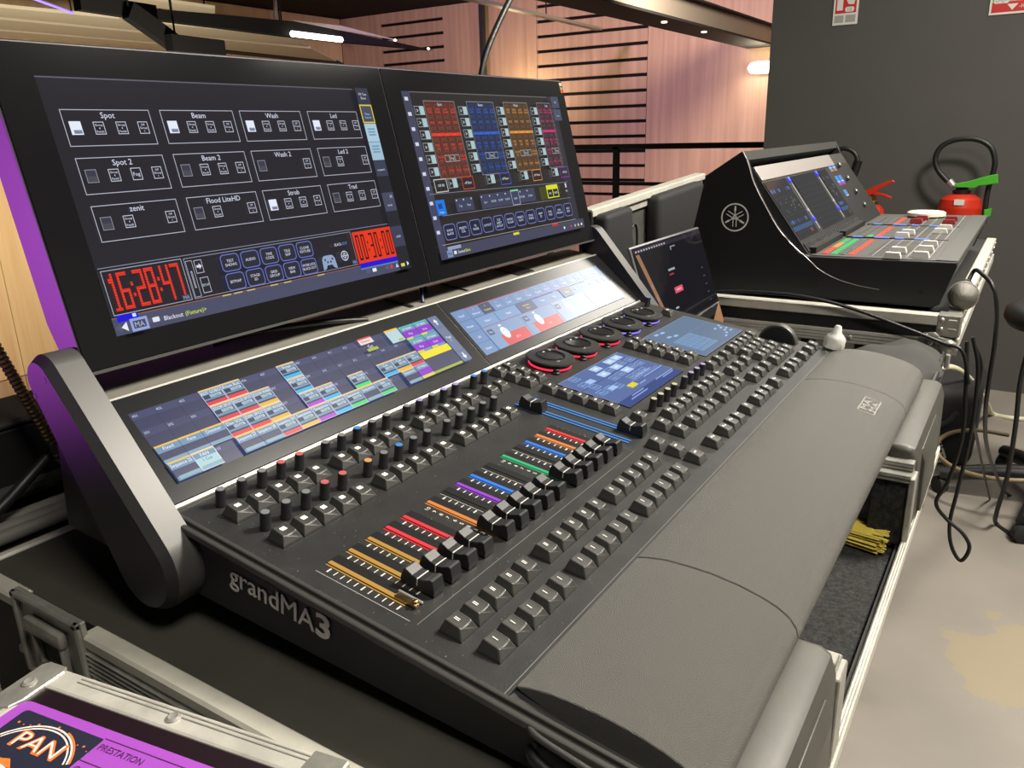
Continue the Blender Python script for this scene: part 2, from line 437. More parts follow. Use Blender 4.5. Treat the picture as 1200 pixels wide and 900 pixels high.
wb = struct(MB().bx(-2.6, 12.06, 11.56, 11.8, -3, 3.3).obj('wall_back', M['hallblack']))
for k in range(8):
    x0 = -2.0 + k * 1.75
    MB().rbox(x0, x0 + 1.742, 11.5, 11.56, -2.03, 3.29, .004, 1).obj('wood_panel', M['wood_y'], wb)
    MB().rbox(x0, x0 + 1.742, 11.5, 11.56, -3, -2.045, .004, 1).obj('wood_panel', M['wood'], wb)

# ================================================================== lighting console (panel frame: x along desk, y towards monitors, z out of the desk top)
TAU = rad(8); HP = .85
K = thing('lighting_console', 'large black lighting console with two monitors, motor faders and lit keys, in open flight case', 'console', (0, 0, HP), (TAU, 0, 0))
XL, XR = -.030, .787
# body: side profile
prof = [(-.268, -.030), (-.262, -.016), (-.160, -.003), (.128, -.003), (.212, .052), (.264, .052), (.272, .042), (.272, -.0705)]
MB().prism(prof, XL, XR, 'x', bevel=.0015).obj('body', M['side'], K)
MB().bx(XL + .002, XR - .002, -.1585, .1285, -.003, 0).obj('top_panel', M['panel'], K)
for x0, x1 in ((XL - .005, XL + .0085), (XR - .0085, XR + .005)):
    MB().rbox(x0, x0 + .0045, -.264, .129, -.0065, -.0014, .0012, 2).rbox(x0 + .0060, x0 + .0095, -.264, .129, -.0040, .0003, .0010, 2).bx(x0 + .002, x1, -.264, .129, -.006, -.0025).obj('edge_trim', mat('trim_coating', (.045, .044, .041), .4), K)
# printed frame line under the faders
ln = MB(); ln.bx(-.012, .302, -.0835, -.0831, 0, .00015); ln.bx(.3017, .302, -.0831, -.07, 0, .00015)
ln.obj('panel_line', M['thin_line'], K)
ln = MB(); ln.bx(-.026, .79, -.1565, -.1560, 0, .00012); ln.obj('panel_line', M['thin_line'], K)
# lettering on the left flank
RS = (rad(90), 0, rad(-90))
_, wid = flat_text('logo_lettering', 'grandMA', .0158, M['white_ink'], K, (XL - .0012, .0650, -.0285), RS, wide=1.0)
o = COL.objects['logo_lettering']
sc = .0812 / wid
for v in o.data.vertices: v.co.x *= sc
o3, w3 = flat_text('logo_numeral', '3', .0165, M['white_ink'], K, (XL - .0012, -.0175, -.0285), RS, bold=.022)
for v in o3.data.vertices: v.co.x *= .0125 / w3; v.co.y *= 1.08

# keys -----------------------------------------------------------------------
def key_mesh(legend, w=.0175, d=.0175):
    b = MB(); hw, hd = w / 2, d / 2; n = 6
    tw, t0, t1 = hw - .0030, -hd + .0034, hd - .0022
    h = .0078
    def dish(u): return -.0011 * (1 - u * u)
    vs = []; fs = []
    base = [(-hw, -hd, 0), (hw, -hd, 0), (hw, hd, 0), (-hw, hd, 0)]
    mid = [(-hw + .0003, -hd + .0003, .0016), (hw - .0003, -hd + .0003, .0016), (hw - .0003, hd - .0003, .0016), (-hw + .0003, hd - .0003, .0016)]
    vs += base + mid
    fs += [(i, (i + 1) % 4, 4 + (i + 1) % 4, 4 + i) for i in range(4)]
    F = []; B = []
    for k in range(n + 1):
        u = -1 + 2 * k / n
        F.append(len(vs)); vs.append((u * tw, t0, h - .0008 + dish(u) * .9))
        B.append(len(vs)); vs.append((u * tw, t1, h + .0010 + dish(u)))
    for k in range(n): fs.append((F[k], F[k + 1], B[k + 1], B[k]))
    fs.append((4, 5, *[F[k] for k in range(n, -1, -1)])); fs.append((6, 7, *[B[k] for k in range(n + 1)]))
    fs.append((5, 6, B[n], F[n])); fs.append((7, 4, F[0], B[0]))
    bm = bmesh.new(); V = [bm.verts.new(v) for v in vs]
    for f in fs: bm.faces.new([V[i] for i in f])
    ed = [e for e in bm.edges if all(v.co.z > .006 for v in e.verts) and any(len(f.verts) != 4 or abs(f.normal.z) < .6 for f in e.link_faces)]
    bmesh.ops.recalc_face_normals(bm, faces=bm.faces[:])
    vert = [e for e in bm.edges if len({round(v.co.z, 3) > .004 for v in e.verts}) == 2]
    bmesh.ops.bevel(bm, geom=vert, offset=.0011, segments=2, profile=.5, affect='EDGES')
    rim = [e for e in bm.edges if all(v.co.z > .005 for v in e.verts) and len(e.link_faces) == 2 and e.calc_face_angle(0) > rad(25)]
    bmesh.ops.bevel(bm, geom=rim, offset=.0005, segments=1, profile=.5, affect='EDGES')
    b.bm(bm)
    zt = h - .0011 + .0006
    def q(x0, y0, x1, y1):
        b.add([(x0, y0, zt), (x1, y0, zt), (x1, y1, zt + .0006), (x0, y1, zt + .0006)], [(0, 1, 2, 3)], 1)
    if legend == 'dash': q(-.0003, -.0004, .0003, .0034)
    if legend == 'dbl': q(-.0010, -.0004, -.0004, .0034); q(.0004, -.0004, .0010, .0034)
    if legend == 'grid':
        for i in range(3):
            for j in range(3): q(-.0022 + i * .0015, -.0004 + j * .0013, -.0010 + i * .0015, .0005 + j * .0013)
    if legend == 'big': q(-.0012, .0004, .0014, .0034)
    if legend == 'two': q(-.0024, .0010, -.0002, .0028); q(.0012, .0002, .0030, .0018)
    if legend == 'one': q(-.0010, .0010, .0014, .0026)
    if legend == 'bar': q(-.0022, .0008, .0022, .0020)
    return b.mesh('key', [M['key'], M['legend']])
KM = {l: key_mesh(l) for l in ('dash', 'dbl', 'grid', 'big', 'two', 'one', 'bar')}
def key(x, y, l): link('key', KM[l], K, (x, y, .0003))
FX = [.01905 * i + .00963 * (i // 5) for i in range(15)]
for x in FX:
    key(x, .0915, 'grid'); key(x, .0445, 'grid'); key(x, -.1055, 'dbl'); key(x, -.1333, 'dash')
for x in (.3185, .3375): key(x, .0895, 'bar')
for x in (.370, .389):
    for y in (.112, .093, .074): key(x, y, 'bar')
for y in (.0465, .028, .0097, -.0085, -.027):
    key(.3695, y, 'bar'); key(.575, y, 'bar'); key(.594, y, 'bar')
key(.754, .071, 'two')
for y in (-.057, -.082, -.1008): key(.371, y, 'bar')
for y in (-.095, -.1145, -.1335): key(.326, y, 'bar')
for x in (.402, .421, .4405, .4597, .490, .510, .530, .549):
    key(x, -.0766, 'two'); key(x, -.1015, 'one')
for i, x in enumerate((.370, .404, .424, .4435, .476, .510, .529, .549, .582, .629, .656, .677, .712, .744, .769)):
    key(x, -.1345, 'big' if i in (4, 10, 13) else 'two')
for x in (.580, .6055, .632):
    for y in (-.057, -.083, -.109): key(x, y, 'one')
for x in (.664, .6837, .7035, .7235):
    for y in (-.0555, -.074, -.0925, -.111): key(x, y, 'bar')
key(.745, -.0555, 'one')

# small knobs with lit tops ---------------------------------------------------
KC = {'w': glow('knob_white', '#9b9a94', .8), 'r': glow('knob_red', '#e06a62', 1), 'b': glow('knob_blue', '#3f8fd8', 1),
      'o': glow('knob_orange', '#e8a860', 1), 'v': glow('knob_violet', '#b9a3e0', 1), 'y': glow('knob_cream', '#d8d0a0', 1)}
kb = MB().lathe([(.0043, 0), (.0043, .0012), (.0040, .0016), (.0038, .0128), (.0034, .0136)], n=14).mesh('knob', M['black'], 40)
kt = MB().lathe([(.0031, .0134), (.0030, .0141), (.0018, .0142)], n=14)
KT = {c: kt.mesh('knob_light', m_) for c, m_ in KC.items()}
def knob(x, y, c):
    o = link('knob', kb, K, (x, y, .0002)); link('light_cap', KT[c], o)
for x, c in zip(FX, 'wwwrrwwbwwwvwvv'): knob(x, .1115, c)
for x in (.3185, .3375): knob(x, .1115, 'b')
for x, c in zip(FX, 'wwwrrowbwwwwwww'): knob(x, .0640, c)
for x, c in zip((.403, .421, .440, .459, .490, .509, .528, .547), 'yyyywvvv'): knob(x, -.057, c)
knob(.772, .112, 'b')

# faders ----------------------------------------------------------------------
FC = ['#c8953c', '#c8953c', '#c8953c', '#f0303a', '#f0303a', '#e88a3a', None, '#9a3fd0', '#2f80e6', None, '#34b878', None, '#2f80e6', '#f08a3e', '#ee3434']
FM = {c: glow('fader_light_' + c[1:], c, 1.0) for c in set(FC) if c}
capm = MB()
cp = [(-.0138, 0), (.0138, 0), (.0138, .004), (.0118, .0108), (.0100, .0113), (.0045, .0088), (0, .0080), (-.0045, .0088), (-.0100, .0113), (-.0118, .0108), (-.0138, .004)]
capm.prism(cp, -.0056, .0056, 'x', bevel=.0004, seg=1)
cap_me = capm.mesh('fader_cap', M['cap'])
cl_me = MB().bx(-.00575, .00575, -.0004, .0004, .0030, .00835).mesh('cap_line', M['white_ink'])
slot_me = MB().bx(.0022, .0100, -.066, .003, .0001, .0006).bx(-.0016, .0016, -.067, .003, .0001, .0003).mesh('fader_slot', M['slot'])
tick = MB()
for k in range(11):
    t = .00055 if k in (0, 5, 10) else .00035
    tick.bx(-.0090, -.0045, -.0045 - k * .006 - t, -.0045 - k * .006 + t, .0001, .0003)
tick_me = tick.mesh('fader_scale', M['white_ink'])
line_me = MB().bx(-.0034, -.0029, -.066, .002, .0001, .0004).mesh('fader_edge_line', M['grey_ink'])
for i, x in enumerate(FX):
    link('fader_slot', slot_me, K, (x, 0, 0))
    if i not in (5, 10): link('fader_scale', tick_me, K, (x, 0, 0))
    if FC[i]:
        MB().rbox(-.0017, .0017, -.066, .0018, .0003, .0011, .0003, 1).obj('fader_light', FM[FC[i]], K, (x, 0, 0))
        MB().bx(-.0034, -.0027, -.066, .002, .0001, .0004).obj('fader_edge_light', FM[FC[i]], K, (x, 0, 0))
    else:
        link('fader_edge_line', line_me, K, (x, 0, 0))
    if i:
        c_ = link('fader_cap', cap_me, K, (x, -.0620, .0012)); link('cap_line', cl_me, c_)
link('fader_scale', tick_me, K, (FX[14] + .0155, 0, 0))
# first fader has lost its cap: bare metal stem
MB().rbox(-.0022, .0022, -.074, -.056, .0008, .0032, .0008, 2).lathe([(.0018, 0), (.0018, .0052), (.0012, .0056)], (0, -.0715, 0), n=10).obj('fader_stem', M['brass'], K, (FX[0], 0, 0), smooth=40)
MB().rbox(.0040, .0060, -.074, -.054, .0006, .0022, .0005, 1).obj('fader_stem_clip', M['chrome'], K, (FX[0], 0, 0))
MB().bx(-.0125, -.0121, -.078, .002, 0, .0002).obj('panel_line', M['grey_ink'], K)
# numbers printed between the fader groups
for gx in (FX[5], FX[10]):
    p = Paint()
    for k in range(10 if gx == FX[5] else 8):
        p.text(str(10 - k) if k else '10', -.0078 * 1000, -4.5 - k * 6.4, 3.3, '#d0cec6', wide=1.25)
    p.obj('scale_numerals', M['white_ink'], K, (gx, 0, 0), colors=True)
# long crossfaders
BL = glow('fader_light_blue_long', '#3f8fe0', 1.0)
for x, yc in ((.3165, .036), (.3375, -.064)):
    MB().bx(-.0042, .0042, -.072, .055, .0001, .0004).obj('fader_slot', M['slot'], K, (x, 0, 0))
    for dx in (-.0034, .0034 - .0014):
        MB().bx(dx, dx + .0014, -.072, .055, .0003, .0009).obj('fader_light', BL, K, (x, 0, 0))
    c_ = link('fader_cap', cap_me, K, (x, yc, .0012)); link('cap_line', cl_me, c_)

# dual encoders ---------------------------------------------------------------
EM = {'r': glow('encoder_ring_red', '#f0304c', 1.3), 'v': glow('encoder_ring_violet', '#8a78f0', 1.2)}
disc = MB().lathe([(.0200, .0060), (.0282, .0075), (.0290, .0090), (.0284, .0104), (.0240, .0112), (.0190, .0110), (.0172, .0118), (.0162, .0117), (.0150, .0100), (.0120, .0090), (.0060, .0086)], n=40).mesh('encoder_wheel', mat('encoder_rubber', (.030, .030, .029), .36), 30)
dish_me = MB().lathe([(.0176, .0112), (.0170, .0128), (.0160, .0130), (.0151, .0120), (.0146, .0104), (.0150, .0100)], n=40).mesh('finger_ring', mat('gloss_black', (.02, .02, .02), .15), 30)
ring_me = {c: MB().lathe([(.0252, .0012), (.0256, .0020), (.0252, .0034), (.0244, .0034)], n=40).mesh('light_ring', m_, 40) for c, m_ in EM.items()}
base_me = MB().lathe([(.0245, 0), (.0245, .0062), (.0200, .0064)], n=32).mesh('encoder_base', M['black_soft'], 40)
ek_me = MB().lathe([(.0052, 0), (.0052, .0016), (.0036, .0024), (.0034, .0052), (.0026, .0058)], n=14).mesh('encoder_button', M['black'], 40)
for i, c in enumerate('rrrvv'):
    x = .440 + .0647 * i
    e = link('encoder', base_me, K, (x, .0885, .0002))
    link('light_ring', ring_me[c], e); link('encoder_wheel', disc, e); link('finger_ring', dish_me, e)
    link('encoder_button', ek_me, K, (x - .0195, .0690, .0002))

# big jog wheel
wh = MB().lathe([(.018, -.0075), (.0255, -.0070), (.0265, -.0050), (.0265, .0050), (.0255, .0070), (.018, .0075)], (0, 0, 0), 'x', 36).obj('jog_wheel', M['armface'], K, (.768, -.0885, -.004), smooth=30)
MB().lathe([(.0235, -.0078), (.0225, -.0082), (.004, -.0082)], (0, 0, 0), 'x', 36).obj('wheel_face', M['slot'], wh, smooth=30)

# armrest ---------------------------------------------------------------------
AP = [(-.1575, -.0004), (-.166, .0030), (-.179, .0068), (-.195, .0092), (-.212, .0106), (-.230, .0104), (-.246, .0086), (-.258, .0058), (-.2668, .0018), (-.2725, -.0040), (-.2750, -.0105), (-.2745, -.0180), (-.2690, -.0260), (-.262, -.0290), (-.250, -.0200), (-.160, -.0020)]
for a0, a1 in ((-.0170, .1449), (.1462, .6303), (.6316, XR - .001)):
    MB().prism(AP[::-1], a0, a1, 'x', bevel=.0006, seg=1).obj('armrest_panel', M['rest'], K, smooth=35)
# embossed badge on the right of the armrest
p = Paint(.002)
for k, (a, b) in enumerate(((0, 1), (.0, 1))): pass
p.frame(-24, -9, 24, 9, .9, '#bdb7a6')
p.text('MA', 0, 4, 7.5, '#bdb7a6', wide=2.3); p.text('MA', 0, -4.6, 7.0, '#8d887c', wide=2.3)
p.obj('badge', mat('badge_ink', (.27, .26, .23), .5), K, (.572, -.2405, .0100), (rad(6.0), 0, 0), colors=True)
# carrying handle on the left flank
hb = MB(); path = [(XL - .001, -.176, -.006), (XL - .006, -.180, -.0035), (XL - .009, -.190, -.0025), (XL - .010, -.225, -.0035), (XL - .009, -.250, -.0065), (XL - .005, -.258, -.009)]
hb.tube(path, .0019, 8); hb.obj('side_handle', M['armface'], K, smooth=60)
MB().prism([(-.178, -.006), (-.190, -.010), (-.250, -.018), (-.255, -.026), (-.19, -.030), (-.176, -.018)], XL - .0012, XL, 'x').obj('handle_recess', M['slot'], K)
MB().tube([(XL - .004, -.181, -.016), (XL - .010, -.188, -.017), (XL - .011, -.23, -.024), (XL - .006, -.25, -.026)], .0035, 8).obj('handle_strap', M['cable'], K, smooth=60)

# tilted letterbox displays -----------------------------------------------------
LBA = rad(33.65)
def lb_loc(x=0): return (x, .130, .004)
MB().rbox(-.0285, .7855, -.0035, .1005, -.006, -.0010, .001, 1).obj('display_frame', M['frame'], K, lb_loc(), (LBA, 0, 0))
lbl = MB().rbox(-.0262, .3779, 0, .0975, -.004, 0, .0006, 1).obj('letterbox_display', M['lbglass'], K, lb_loc(), (LBA, 0, 0))
lbr = MB().rbox(.3791, .7832, 0, .0975, -.004, 0, .0006, 1).obj('letterbox_display', M['lbglass'], K, lb_loc(), (LBA, 0, 0))
# rear deck behind them
MB().bx(XL + .003, XR - .003, .2125, .265, .052, .0560).obj('rear_deck', M['deck'], K)
for x, dx in ((.345, .006), (.452, .003), (.572, .040)):
    MB().bx(x, x + dx, .222, .262, .056, .0575).obj('deck_slot', M['slot'], K)
for k, pts in enumerate(([(.112, .262, .058), (.135, .256, .062), (.17, .240, .066), (.215, .232, .064), (.25, .228, .060), (.275, .222, .057)],
                         [(.118, .265, .059), (.14, .262, .061), (.18, .250, .063), (.225, .240, .061), (.258, .236, .058)],
                         [(.372, .226, .056), (.380, .236, .068), (.392, .246, .073), (.404, .250, .066), (.410, .252, .056)])):
    MB().tube(pts, .0024, 8).obj('deck_cable', M['cable'] if k < 2 else mat('cable_navy', (.02, .02, .06), .4), K, smooth=60)

# monitors ----------------------------------------------------------------------
MA_ = rad(68.32); MY, MZ = .22839, .1000; MX = .00278
MR = (MA_, 0, 0); ML = (MX, MY, MZ)
X0, X1 = -.0308, .7822
MB().prism([(-.0235, -.003), (-.0215, -.001), (.2180, -.001), (.2195, -.003), (.2195, -.024), (.214, -.030), (.02, -.034), (-.0235, -.024)], X0, X1, 'x', bevel=.0015).obj('monitor_housing', M['housing'], K, ML, MR)
mgl = MB().rbox(X0 + .0012, .3753, -.0212, .2170, -.002, 0, .0006, 1).obj('monitor_screen', M['glass'], K, ML, MR)
mgr = MB().rbox(.3765, X1 - .0012, -.0212, .2170, -.002, 0, .0006, 1).obj('monitor_screen', M['glass'], K, ML, MR)
MB().bx(X0, X1, -.0238, -.0214, -.012, .0003).obj('housing_edge', M['armface'], K, ML, MR)
# small orange sticker at the top right corner of the right monitor
p = Paint(); p.rrect(0, 0, 9, 16.5, .8, '#3a2418'); p.rect(.6, 11, 8.4, 15.6, '#f0dcc0'); p.text('MA', 4.5, 8.2, 3.6, '#ffe0b8'); p.rect(1, .8, 8, 4.6, '#e8762c')
for x in (2.2, 4.6, 7.0): p.disc(x, 6.2, 1.0, '#ffd0a0')
p.obj('sticker', M['scr_main'], mgr, (X1 - .0115, .1995, .0002), colors=True)

# hinged support arms -------------------------------------------------------------
def arm_profile():
    # outline of the arm seen from the side (y, z of the panel frame)
    out = []
    c0 = Vector((.2305, .0790)); r0 = .0190          # upper round
    c1 = Vector((.1264, -.0328)); r1 = .0335         # lower round
    dv = (c1 - c0); L = dv.length; a = math.atan2(dv.y, dv.x); b = math.acos((r0 - r1) / L)
    for k in range(13):
        t = a + b + (2 * math.pi - 2 * b) * k / 12
        out.append((c0.x + r0 * math.cos(t), c0.y + r0 * math.sin(t)))
    for k in range(13):
        t = a - b + (2 * b) * k / 12
        out.append((c1.x + r1 * math.cos(t), c1.y + r1 * math.sin(t)))
    return out
ap = arm_profile()
cap_ = [Vector(q) for q in ap]
ap2 = []
for i in range(len(cap_)):
    t_ = (cap_[(i + 1) % len(cap_)] - cap_[i - 1]).normalized(); ap2.append((cap_[i].x - t_.y * .0048, cap_[i].y + t_.x * .0048))
for s, x_in, x_out in ((-1, -.0300, -.0575), (1, .7875, .8150)):
    xb = x_in + (x_out - x_in) * .76
    b = MB(); n = len(ap)
    r0 = [(x_in, *p) for p in ap]; r1 = [(xb, *p) for p in ap]; r2 = [(x_out, *p) for p in ap2]
    fs = [tuple(range(n)), tuple(range(2 * n, 3 * n))] + [(j * n + i, j * n + (i + 1) % n, (j + 1) * n + (i + 1) % n, (j + 1) * n + i) for j in (0, 1) for i in range(n)]
    b.add(r0 + r1 + r2, fs)
    for j in range(len(b.f)):
        b.mi[j] = 0 if 2 <= j < 2 + n else (1 if j < 2 else 2)
    a_ = b.obj('support_arm', [M['armface'], M['armside'], M['slot']], K, smooth=30)
    for y, z in ((.2215, .083), (.2375, .066)):
        MB().lathe([(.0022, 0), (.0022, .0006), (.0012, .0003)], (0, 0, 0), 'x', 10).obj('bolt', M['slot'], a_, (x_out - .0003 if s < 0 else x_out, y, z))

# ================================================================== screen pictures
W_ = '#d8dcf0'; DK = '#26242a'
def seg_digits(p, s, x, y, w, h, t, gap, col):
    SEG = {'0': 'abcdef', '1': 'bc', '2': 'abged', '3': 'abgcd', '4': 'fgbc', '5': 'afgcd', '6': 'afgedc', '7': 'abc', '8': 'abcdefg', '9': 'abcdfg'}
    for ch in s:
        if ch == ':':
            p.rect(x, y + h * .30, x + t, y + h * .40, col); p.rect(x, y + h * .60, x + t, y + h * .70, col); x += t + gap; continue
        if ch == '1':
            p.rect(x + w * .35, y, x + w * .35 + t, y + h, col); p.rect(x + w * .05, y, x + w * .75, y + t * 1.1, col); p.rect(x + w * .1, y + h * .75, x + w * .35, y + h * .88, col); x += w * .8 + gap; continue
        for g in SEG[ch]:
            if g == 'a': p.rect(x, y + h - t * 1.4, x + w, y + h, col)
            if g == 'd': p.rect(x, y, x + w, y + t * 1.4, col)
            if g == 'g': p.rect(x, y + h / 2 - t * .7, x + w, y + h / 2 + t * .7, col)
            if g == 'f': p.rect(x, y + h / 2, x + t, y + h, col)
            if g == 'e': p.rect(x, y, x + t, y + h / 2, col)
            if g == 'b': p.rect(x + w - t, y + h / 2, x + w, y + h, col)
            if g == 'c': p.rect(x + w - t, y, x + w, y + h / 2, col)
        # fine dark cuts through the segments, as on a dot clock
        x += w + gap
    return x

# ---- left monitor: fixture layout
p = Paint(.012)
p.rect(0, 0, 344, 193.5, DK)
p.rect(0, 192.6, 325, 193.5, '#6a6474')
p.rect(0, 0, 344, 13.5, '#4c4e66'); p.rect(0, 13.2, 325, 13.7, '#a8684a')
boxes = [['Spot', 'Beam', 'Wash', 'Led'], ['Spot 2', 'Beam 2', 'Wash 2', 'Led 2'], ['zenit', 'Flood LiteHD', 'Strob', 'Trad']]
icons = [['WBBU'] * 4, ['GBFU', 'GBBU', 'G..U', 'GB.U'], ['GB.U', 'GB.U', 'WBBU', 'GBBU']]
for j, yt in enumerate((169.9, 133.9, 97.9)):
    for i, x in enumerate((10.2, 92.2, 171.8, 253.2)):
        wbx = 72.5 if i < 3 else 69.0
        p.frame(x, yt - 27.4, x + wbx, yt, .55, '#b9bccc')
        p.text(boxes[j][i], x + wbx * .5, yt - 4.2, 4.6, W_, maxw=44)
        for k, c in enumerate(icons[j][i]):
            ix = x + 4.2 + k * 18.4; iy = yt - 18.8
            if c == '.': continue
            if c == 'W': p.rect(ix, iy, ix + 9, iy + 10, '#e6ebfa'); p.rect(ix + 2, iy + .8, ix + 8.4, iy + 3.6, '#8a93ad'); p.text('Spot', ix + 5.2, iy + 2.2, 1.8, '#2c2c38')
            elif c == 'G': p.rect(ix, iy, ix + 9, iy + 10, '#4a4a54'); p.frame(ix, iy, ix + 9, iy + 10, .5, '#8e8f9c'); p.rect(ix + .8, iy + 5, ix + 8.2, iy + 9.2, '#3a3b48')
            else:
                p.frame(ix, iy, ix + 8.6, iy + 9.6, .55, '#c6c9d6')
                if c == 'F': p.text('Fog', ix + 4.3, iy + 4.8, 3.0, W_)
                elif c == 'U':
                    for q, t in enumerate(('Off', 'Group', '1')): p.text(t, ix + 4.3, iy + 7.2 - q * 2.5, 1.7, W_, maxw=6.6)
                else:
                    for q, t in enumerate(('Group', '4', 'Pantilt')): p.text(t, ix + 4.3, iy + 7.2 - q * 2.5, 1.7, W_, maxw=6.8)
# lower windows
p.line(0, 51.7, 325, 51.0, .5, '#8f93a8')
p.frame(1.4, 15.2, 70.6, 49.6, .55, '#a9adc0')
seg_digits(p, '16:28:47', 4.4, 18.2, 8.0, 28.6, 1.9, 1.65, '#f0341e')
for yy in range(19, 47, 2): p.rect(3.5, yy, 68.5, yy + .28, DK)
p.rect(61.5, 16, 69, 20.4, '#3c4452'); p.text('MA', 65.3, 18.2, 2.8, '#9aa6bc')
p.rect(2.6, 9.8, 20, 15.0, '#1a10d8'); p.rect(15.5, 11.8, 18.5, 14.4, '#cfe4e8')
p.frame(72.2, 15.2, 266.6, 49.2, .55, '#8f93a8')
p.frame(73.2, 16.4, 79.4, 46.8, .4, '#b9bccc')
p.frame(81, 35.3, 88.4, 46.3, .45, '#c6c9d6'); p.poly([(82.5, 40), (85, 40), (85, 38.5), (87.6, 41), (85, 43.5), (85, 42), (82.5, 42)], W_)
p.frame(82.2, 18.4, 90.2, 31.5, .45, '#c6c9d6'); p.text('SETUP', 86.2, 25, 2.0, '#bfe0ea', maxw=6.5)
p.rect(75.6, 24, 77.0, 38, '#c6c9d6'); p.rect(76.0, 24.6, 76.6, 37.4, DK)
bt = [['TEST SHOWS', 'AUDIO', 'TIME CODE', 'TELE SKIP', 'CLONE FIXTURE'], ['BITMAP', 'STAGE 3D', 'GRID GROUP', 'VIEW BAR', 'WORKLOCK BLACK-OUT']]
for j in range(2):
    for i in range(5):
        x = 106.6 + i * 21.4; y = 32.0 - j * 16.4
        p.rrect(x, y, x + 19.4, y + 15.0, 3.6, '#6a76c4'); p.rrect(x + .8, y + .8, x + 18.6, y + 14.2, 3.0, '#2c2b36')
        ws = bt[j][i].split(' ')
        for q, t in enumerate(ws): p.text(t, x + 9.7, y + 7.5 + (len(ws) - 1) * 1.7 - q * 3.4, 2.5, W_, maxw=16.5)
# game pad symbol, globe, black-out note
p.rrect(220, 20.5, 236, 30, 4, '#8fa2c4'); p.poly([(218.6, 16), (223, 17.5), (226, 23), (219.6, 27)], '#8fa2c4'); p.poly([(237.4, 16), (233, 17.5), (230, 23), (236.4, 27)], '#8fa2c4')
for x, y in ((223.4, 26), (226.2, 23.4), (230.2, 23.4), (233, 26)): p.disc(x, y, 1.1, '#32364a')
p.ring(250.5, 26.5, 5.0, .8, W_); p.ring(250.5, 26.5, 2.6, .5, W_); p.line(245.6, 26.5, 255.4, 26.5, .6, W_); p.line(250.5, 21.6, 250.5, 31.4, .6, W_)
p.text('BLACK-', 245.6, 38.6, 2.8, W_, maxw=10); p.text('OUT', 254.6, 38.6, 2.8, '#4f9be8', maxw=7)
p.rect(258.6, 16, 265.8, 20.8, '#3c4452'); p.text('MA', 262.2, 18.4, 2.8, '#9aa6bc')
p.rect(267.6, 14.6, 325.6, 47.8, '#e83818')
for k, ch in enumerate('00:30:00'):
    pass
seg_digits(p, '00:30:00', 270.5, 18.6, 5.2, 26.0, 1.5, 2.6, '#30181a')
p.rect(267.6, 10.8, 325.6, 15.6, '#2410d0'); p.rect(267.6, 9.0, 325.6, 10.6, '#5a7fa8')
for x in (98, 110, 124, 150, 166, 208): p.rect(x, 12.4, x + 9, 13.6, '#c8b070')
# side bar
p.rect(325, 0, 344, 193.5, '#26262e')
p.rect(325.4, 176.5, 343.6, 193.2, '#363848'); p.text('FX Test', 334.4, 187, 2.6, W_, maxw=13); p.text('Show', 334.4, 183, 2.6, W_, maxw=10)
p.rect(325.2, 157, 343.8, 176.2, '#d8c43c'); p.rect(326.6, 158.4, 342.4, 174.8, '#4a4d60'); p.text('Timer', 334.4, 166.5, 2.4, '#8ecff0', maxw=12); p.text('Control', 334.4, 163, 2.2, '#8ecff0', maxw=12)
p.rect(325.4, 137.6, 343.6, 156.4, '#a8c8da'); p.rect(325.4, 118.2, 343.6, 137.2, '#9fbfd2')
for y in (150, 147, 144, 132, 129, 126): p.rect(329, y, 340, y + 1.5, '#6f93b0')
p.rect(325.4, 101, 343.6, 117.8, '#3c4152'); p.text('network', 334.4, 108, 2.4, W_, maxw=12)
p.rect(325.4, 63.5, 343.6, 83.5, '#474a60'); p.text('H', 339, 79, 3.6, W_); p.text('scroll', 334, 70, 2.4, W_, maxw=11)
p.rect(325.4, 25, 343.6, 47, '#3d4056'); p.text('x/full', 335, 36, 2.6, W_, maxw=11)
# command line
p.poly([(3.2, 5.6), (8.2, 9.2), (8.2, 2.0)], '#e8ecf8'); p.rect(11, .6, 25.5, 10.6, '#93a4d8'); p.rect(13, 2.6, 23.6, 8.6, '#444c62'); p.text('MA', 18.3, 5.6, 4.2, '#aeb8d4')
p.rrect(29.5, 4.2, 35.5, 8.0, .8, '#e0e4f0'); p.text('Blackout', 39.5, 5.6, 3.6, '#e8ecf8', 'l', maxw=19); p.text('(Fixture)>', 59, 5.6, 3.6, '#d8e83c', 'l', maxw=20)
p.disc(306, 6, 2.2, '#5a6072'); p.rrect(283, 4.6, 289, 8.2, .8, '#e8ecf8'); p.disc(312.5, 6, 2.2, '#d83a2a'); p.poly([(319, 4), (324, 4), (321.5, 8.4)], '#c8d0ea'); p.rect(328, 3.4, 334, 6.8, '#d8d84a'); p.poly([(338, 3), (341, 5.6), (338, 8.2)], '#e8ecf8')
p.obj('screen_image', M['scr_main'], mgl, colors=True)

